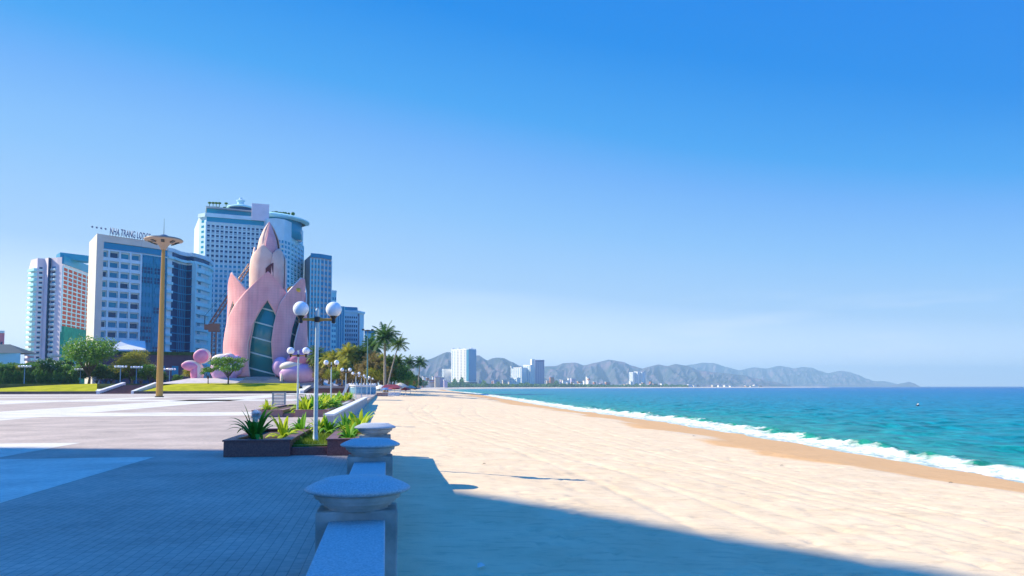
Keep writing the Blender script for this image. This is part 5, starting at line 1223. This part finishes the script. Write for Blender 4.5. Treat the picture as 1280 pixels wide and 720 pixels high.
for k, (p_, px, base, Y, s_, lab) in enumerate([(T_brn, 402, 481, 240, .62, 'low brown bush right of the pink tower terrace'), (T_olive, 416, 481, 238, .5, 'low olive bush behind the third lamp post'), (T_mid, 424, 481.5, 236, .6, 'low green bush behind the fourth lamp post'), (T_brn, 435, 482, 232, .62, 'low brown bush between the fourth and fifth lamp posts'),
      (T_olive, 444, 482, 232, .5, 'low olive bush behind the fifth lamp post'), (T_brn, 453, 483, 228, .7, 'brown bush above the drum wall left end'), (T_brn, 463, 483, 222, .8, 'brown bushy tree above the drum wall right end'), (T_olive, 470, 484, 220, .55, 'olive bush behind the blue sunshade'), (T_brn, 476, 484, 222, .85, 'brown bushy tree at the foot of the tallest palm'), (T_dark, 486, 485, 226, .75, 'dark bush behind the beach stall'), (T_brn, 481, 484, 228, .9, 'dry brown tree between the tallest and the leaning palm')]):
    T(p_, lab, px, base, Y, s_, k * 1.3, 'undergrowth at the foot of the palms', 'bush', 'bush')
# tall palm and leaning palm
x, y = XY(481, 215); sc1 = (at(490, 470, 215) - at(480, 470, 215)).x / 10
place_tree(make_palm(11, ZZ(480, 422, 215) + .5, (-.1, 0), 5.0, 34, M_PALM, .42, 1.5), 'palm_tree', 'tallest palm with a dense dark crown and thick upright trunk', 'palm', (x, y, -.4))
x, y = XY(484, 205); lx = (at(499, 432, 205) - at(484, 484, 205)).x
place_tree(make_palm(12, ZZ(499, 430, 205) + .5, (lx, 0), 3.4, 18, Pm[1][1][1].materials[0], .2, 1.0), 'palm_tree', 'thin palm leaning towards the sea with an open drooping crown', 'palm', (x, y, -.4))
# trees running away along the far beach
Gf = 'small trees lining the beach into the distance'
for k in range(34):
    f = k / 33; px = 506 + f * 58 + rnd.uniform(-1, 1); Y = 330 + f ** 1.5 * 1350; x, y = XY(px, Y)
    sx2 = shoreX(Y) - 30 - f * 30
    x = min(x, sx2)
    hpx = 16 - 8 * f + rnd.uniform(-2, 3); s_ = hpx * Y / 960 / 8.0
    place_tree([T_dark, T_dark, T_mid, T_brn][k % 4], 'tree', 'tree in the row running along the far beach towards the white twin tower', 'tree', (x, y, .6), s_, k, Gf)
for k, px in enumerate((523, 511)):
    T(Pm[0], ['palm standing above the distant beach trees', 'palm at the near end of the distant beach trees'][k], px, 484, 420, 1.7, k, Gf, 'palm_tree', 'palm')

# ------------------------------------------------------------ far city across the bay
m_cw = mat('far_white', (0.82, 0.82, 0.80), .8); m_cg = mat('far_glass', (0.03, 0.32, 0.5), .5); m_cp = mat('far_lilac', (0.50, 0.42, 0.55), .8)
def far(label, x0, x1, top, Y, m, dep=30, nc=6, nr=14, g=m_cg, base=480, ang=0, name='high_rise', cat='high-rise', fw=.45):
    a = Vector(XY(x0, Y + 1.2 * (x1 - x0) * Y / 960 * (name == 'high_rise' and 'lilac' not in label))); b_ = Vector(XY(x1, Y)); n_ = Vector((dep * .8, dep * .6)) if name == 'high_rise' and 'lilac' not in label else Vector((0, dep))
    B = Bld(name, label, [a, b_, b_ + n_, a + n_], 1, ZZ(x0, top, Y), m, cat)
    if nc: B.windows(B.plan[0], B.plan[1], 8, B.z1 - 3, nc, nr, g, fw, .55, out=.2)
    return B
Y0 = 2900
pw = [(564, Y0 + 85), (570, Y0 + 60), (583, Y0 + 8), (586, Y0), (595, Y0 + 40)]
B = Bld('twin_slab_tower', 'huge white slab tower with its right side in blue shade, across the bay', [XY(*p) for p in pw] + [XY(594, Y0 + 120), XY(570, Y0 + 150)], 14, ZZ(575, 435.5, Y0), m_cw, 'high-rise')
P = B.plan; B.windows(P[0], P[1], 26, B.z1 - 4, 2, 20, m_cg, .3, .5, out=.3); B.windows(P[1], P[2], 26, B.z1 - 4, 3, 20, mat('far_grey', (.35, .38, .4), .6), .45, .5, out=.3); B.band([P[2], P[3], P[4]], 26, B.z1 - 3, m_cg, 1.2, 'shade_side')  # blue side band gives the slab's shaded face by colour
B.band([P[0], P[1], P[2], P[3], P[4]], 1, 22, mat('far_dark', (.04, .06, .07), .8), 6, 'podium')
for f in (.1, .35, .6, .85):
    q = P[0] + (P[4] - P[0]) * f; MB().box(q.x - 5, q.x + 5, q.y + 20, q.y + 40, B.z1, B.z1 + 7).build('roof_house', m_cw, B.e)
B.done()
for (lab, x0, x1, top, m, nc, g) in (('thin pale tower left of the huge white slab', 552.5, 554.5, 461, m_cw, 1, m_cg), ('striped white tower, leftmost of the middle trio', 638.5, 652, 459, m_cw, 5, m_cg), ('white and blue tower, middle of the trio', 654, 663, 456, m_cw, 4, m_cg), ('wide lilac tower with a dark top, rightmost of the trio', 669, 680.5, 450, m_cp, 4, mat('far_violet', (.14, .12, .34), .6))):
    B = far(lab, x0, x1, top, 3000, m, 40, nc, 14, g); 
    if 'lilac' in lab:
        B.band([B.plan[0], B.plan[1]], B.z1 - 6, B.z1, mat('far_violet', (.14, .12, .34), .6), 1, 'top_band'); MB().prism([tuple(B.plan[0] + Vector((-12, 6))), tuple(B.plan[0] + Vector((0, 3))), tuple(B.plan[0] + Vector((0, 40))), tuple(B.plan[0] + Vector((-12, 40)))], 1, B.z1 + 3).build('lit_side', m_cw, B.e)  # sunlit face put in as a white block, shaded front coloured violet
    elif 'stri' in lab: MB().box(B.plan[0].x, B.plan[0].x + 8, 4, 20, B.z1, B.z1 + 6).build('roof_house', m_cw, B.e)
    B.done()
far('low arched white block at the foot of the middle trio', 637, 646, 472, 2850, m_cw, 20, 3, 3).done()
for i, (x0, x1, top) in enumerate(((786.5, 791.5, 465.5), (792.5, 797.5, 464.8), (798.5, 802.8, 465.5))):
    far(['left one of the three slim pale towers far right of the city', 'middle one of the three slim pale towers far right', 'right one of the three slim pale towers far right'][i], x0, x1, top, 3600, m_cw, 30, 3, 12, fw=.4).done()
lowm = [m_cw, m_cw, mat('far_cream', (.62, .52, .42), .8), mat('far_tile', (.36, .14, .07), .8), m_cp]
rg = random.Random(21)
for k in range(130):
    px = rg.choice([rg.uniform(528, 560), rg.uniform(590, 760), rg.uniform(600, 720), rg.uniform(700, 830), rg.uniform(830, 960)])
    wpx = rg.uniform(1.5, 6); Y = 2700 + (px - 560) * 2.6 + rg.uniform(60, 500) if px > 590 else rg.uniform(1900, 2400)
    hh = rg.uniform(3, 9) if rg.random() < .8 else rg.uniform(8, 14)
    if px > 740: hh *= .5
    if px > 830: hh *= .5; 
    a = Vector(XY(px, Y)); wd_ = wpx * Y / 960; hm = hh * Y / 960
    if px > 740: a = Vector(XY(px, 3200 + (px - 740) * 6)); wd_ = wpx * a.y / 960; hm = hh * a.y / 960
    e = empty('town_house', 'small pale building in the far town across the bay', 'building', (a.x, a.y, 1), group='low buildings of the far town'); m = lowm[rg.randrange(5)]
    MB().box(-wd_ / 2, wd_ / 2, -12, 12, 0, hm).build('wall', m, e); MB().box(-wd_ / 2 - 1, wd_ / 2 + 1, -13, 13, hm, hm + 2).build('roof', lowm[rg.randrange(5)], e)
# tree line of the far town: one mass
lb = MB(); rg = random.Random(9)
for k in range(9000):
    px = rg.uniform(545, 860) if k % 3 else rg.uniform(545, 720)
    Y = 2560 + max(0, px - 560) * 2.6 + rg.uniform(0, 260) if px < 740 else 3050 + (px - 740) * 6.2 + rg.uniform(0, 200)
    x, y = XY(px, Y); hz = (3 + 12 * noise.noise((px * .11, 0, 3)) ** 2 * 4 + 6) * rg.random() ** .8 * (1 if px < 740 else .7)
    leaf_quad(lb, Vector((x, y, 3 + hz)), rg.uniform(7, 13), rg)
tag(lb.build('far_trees', M_DARK), 'dark band of trees in front of the far town across the bay', 'trees', kind='stuff')

# mooring buoy in the bay
bx0 = ray(1147, 508.5); tt = (SEA - CAMZ) / bx0.z; bp_ = Vector((0, 0, CAMZ)) + bx0 * tt
e = empty('buoy', 'small dark buoy with a short spar floating in the bay', 'buoy', (bp_.x, bp_.y, SEA)); e.scale = (.75, .75, .75)
MB().lathe([(.1, -.2), (.42, -.1), (.5, .12), (.4, .3), (.18, .4)], n=16).build('float', mat('dark_rubber', (.02, .02, .04), .6), e, True)
MB().tube([(0, 0, .4), (.1, 0, .95)], .05, 6).box(-.02, .25, -.02, .02, .7, .92).build('spar', m_blk, e)
MB().lathe([(.3, .42), (.34, .55), (.2, .75), (.02, .8)], .25, 0, 10).build('top_mark', m_white, e, True)

# bits of driftwood and litter on the sand
for (px, py, lab, s_) in ((605, 581, 'short dark stick lying alone on the sand', .10), (1188, 605.5, 'small dark driftwood on the wet sand near the right edge', .12), (977, 583, 'tiny twig on the edge of the wet sand', .10), (867, 546, 'dark scrap on the wet sand by the foam', .12)):
    r_ = ray(px, py); t_ = 10.0; 
    for _ in range(40):
        p = Vector((0, 0, CAMZ)) + r_ * t_; t_ += (sandZ(p.x, p.y) - p.z) / r_.z * .7
    p = Vector((0, 0, CAMZ)) + r_ * t_
    q = MB().tube([(-.5 * s_, 0, .02), (0, .08 * s_, .05), (.5 * s_, -.03, .03)], [.06 * s_, .10 * s_, .04 * s_], 6); o = q.build('driftwood', M_BARK, None, True, loc=(p.x, p.y, sandZ(p.x, p.y))); tag(o, lab, 'driftwood')
q = MB().add([(-.05, -.03, .02), (.05, -.04, .05), (.06, .03, .02), (-.04, .04, .06), (0, 0, .08)], [(0, 1, 4), (1, 2, 4), (2, 3, 4), (3, 0, 4), (3, 2, 1, 0)])
r_ = ray(601, 717); t_ = (-.6 - CAMZ) / r_.z; p = Vector((0, 0, CAMZ)) + r_ * t_; o = q.build('paper_scrap', m_white, None, loc=(p.x, p.y, sandZ(p.x, p.y))); tag(o, 'crumpled scrap of white paper on the shaded sand', 'litter')

# ------------------------------------------------------------ haze
hz = MB().box(-14200, 15000, -2100, 14000, SEA - 4, 380).build('haze', None)
m = bpy.data.materials.new('haze_air'); m.use_nodes = True; t = m.node_tree; t.nodes.clear()
o_ = t.nodes.new('ShaderNodeOutputMaterial'); pv = t.nodes.new('ShaderNodeVolumePrincipled'); pv.inputs['Color'].default_value = (0.50, 0.80, 1.0, 1); pv.inputs['Density'].default_value = 0.00012; pv.inputs['Anisotropy'].default_value = 0.0
t.links.new(pv.outputs[0], o_.inputs['Volume']); hz.data.materials.append(m); tag(hz, kind='stuff')
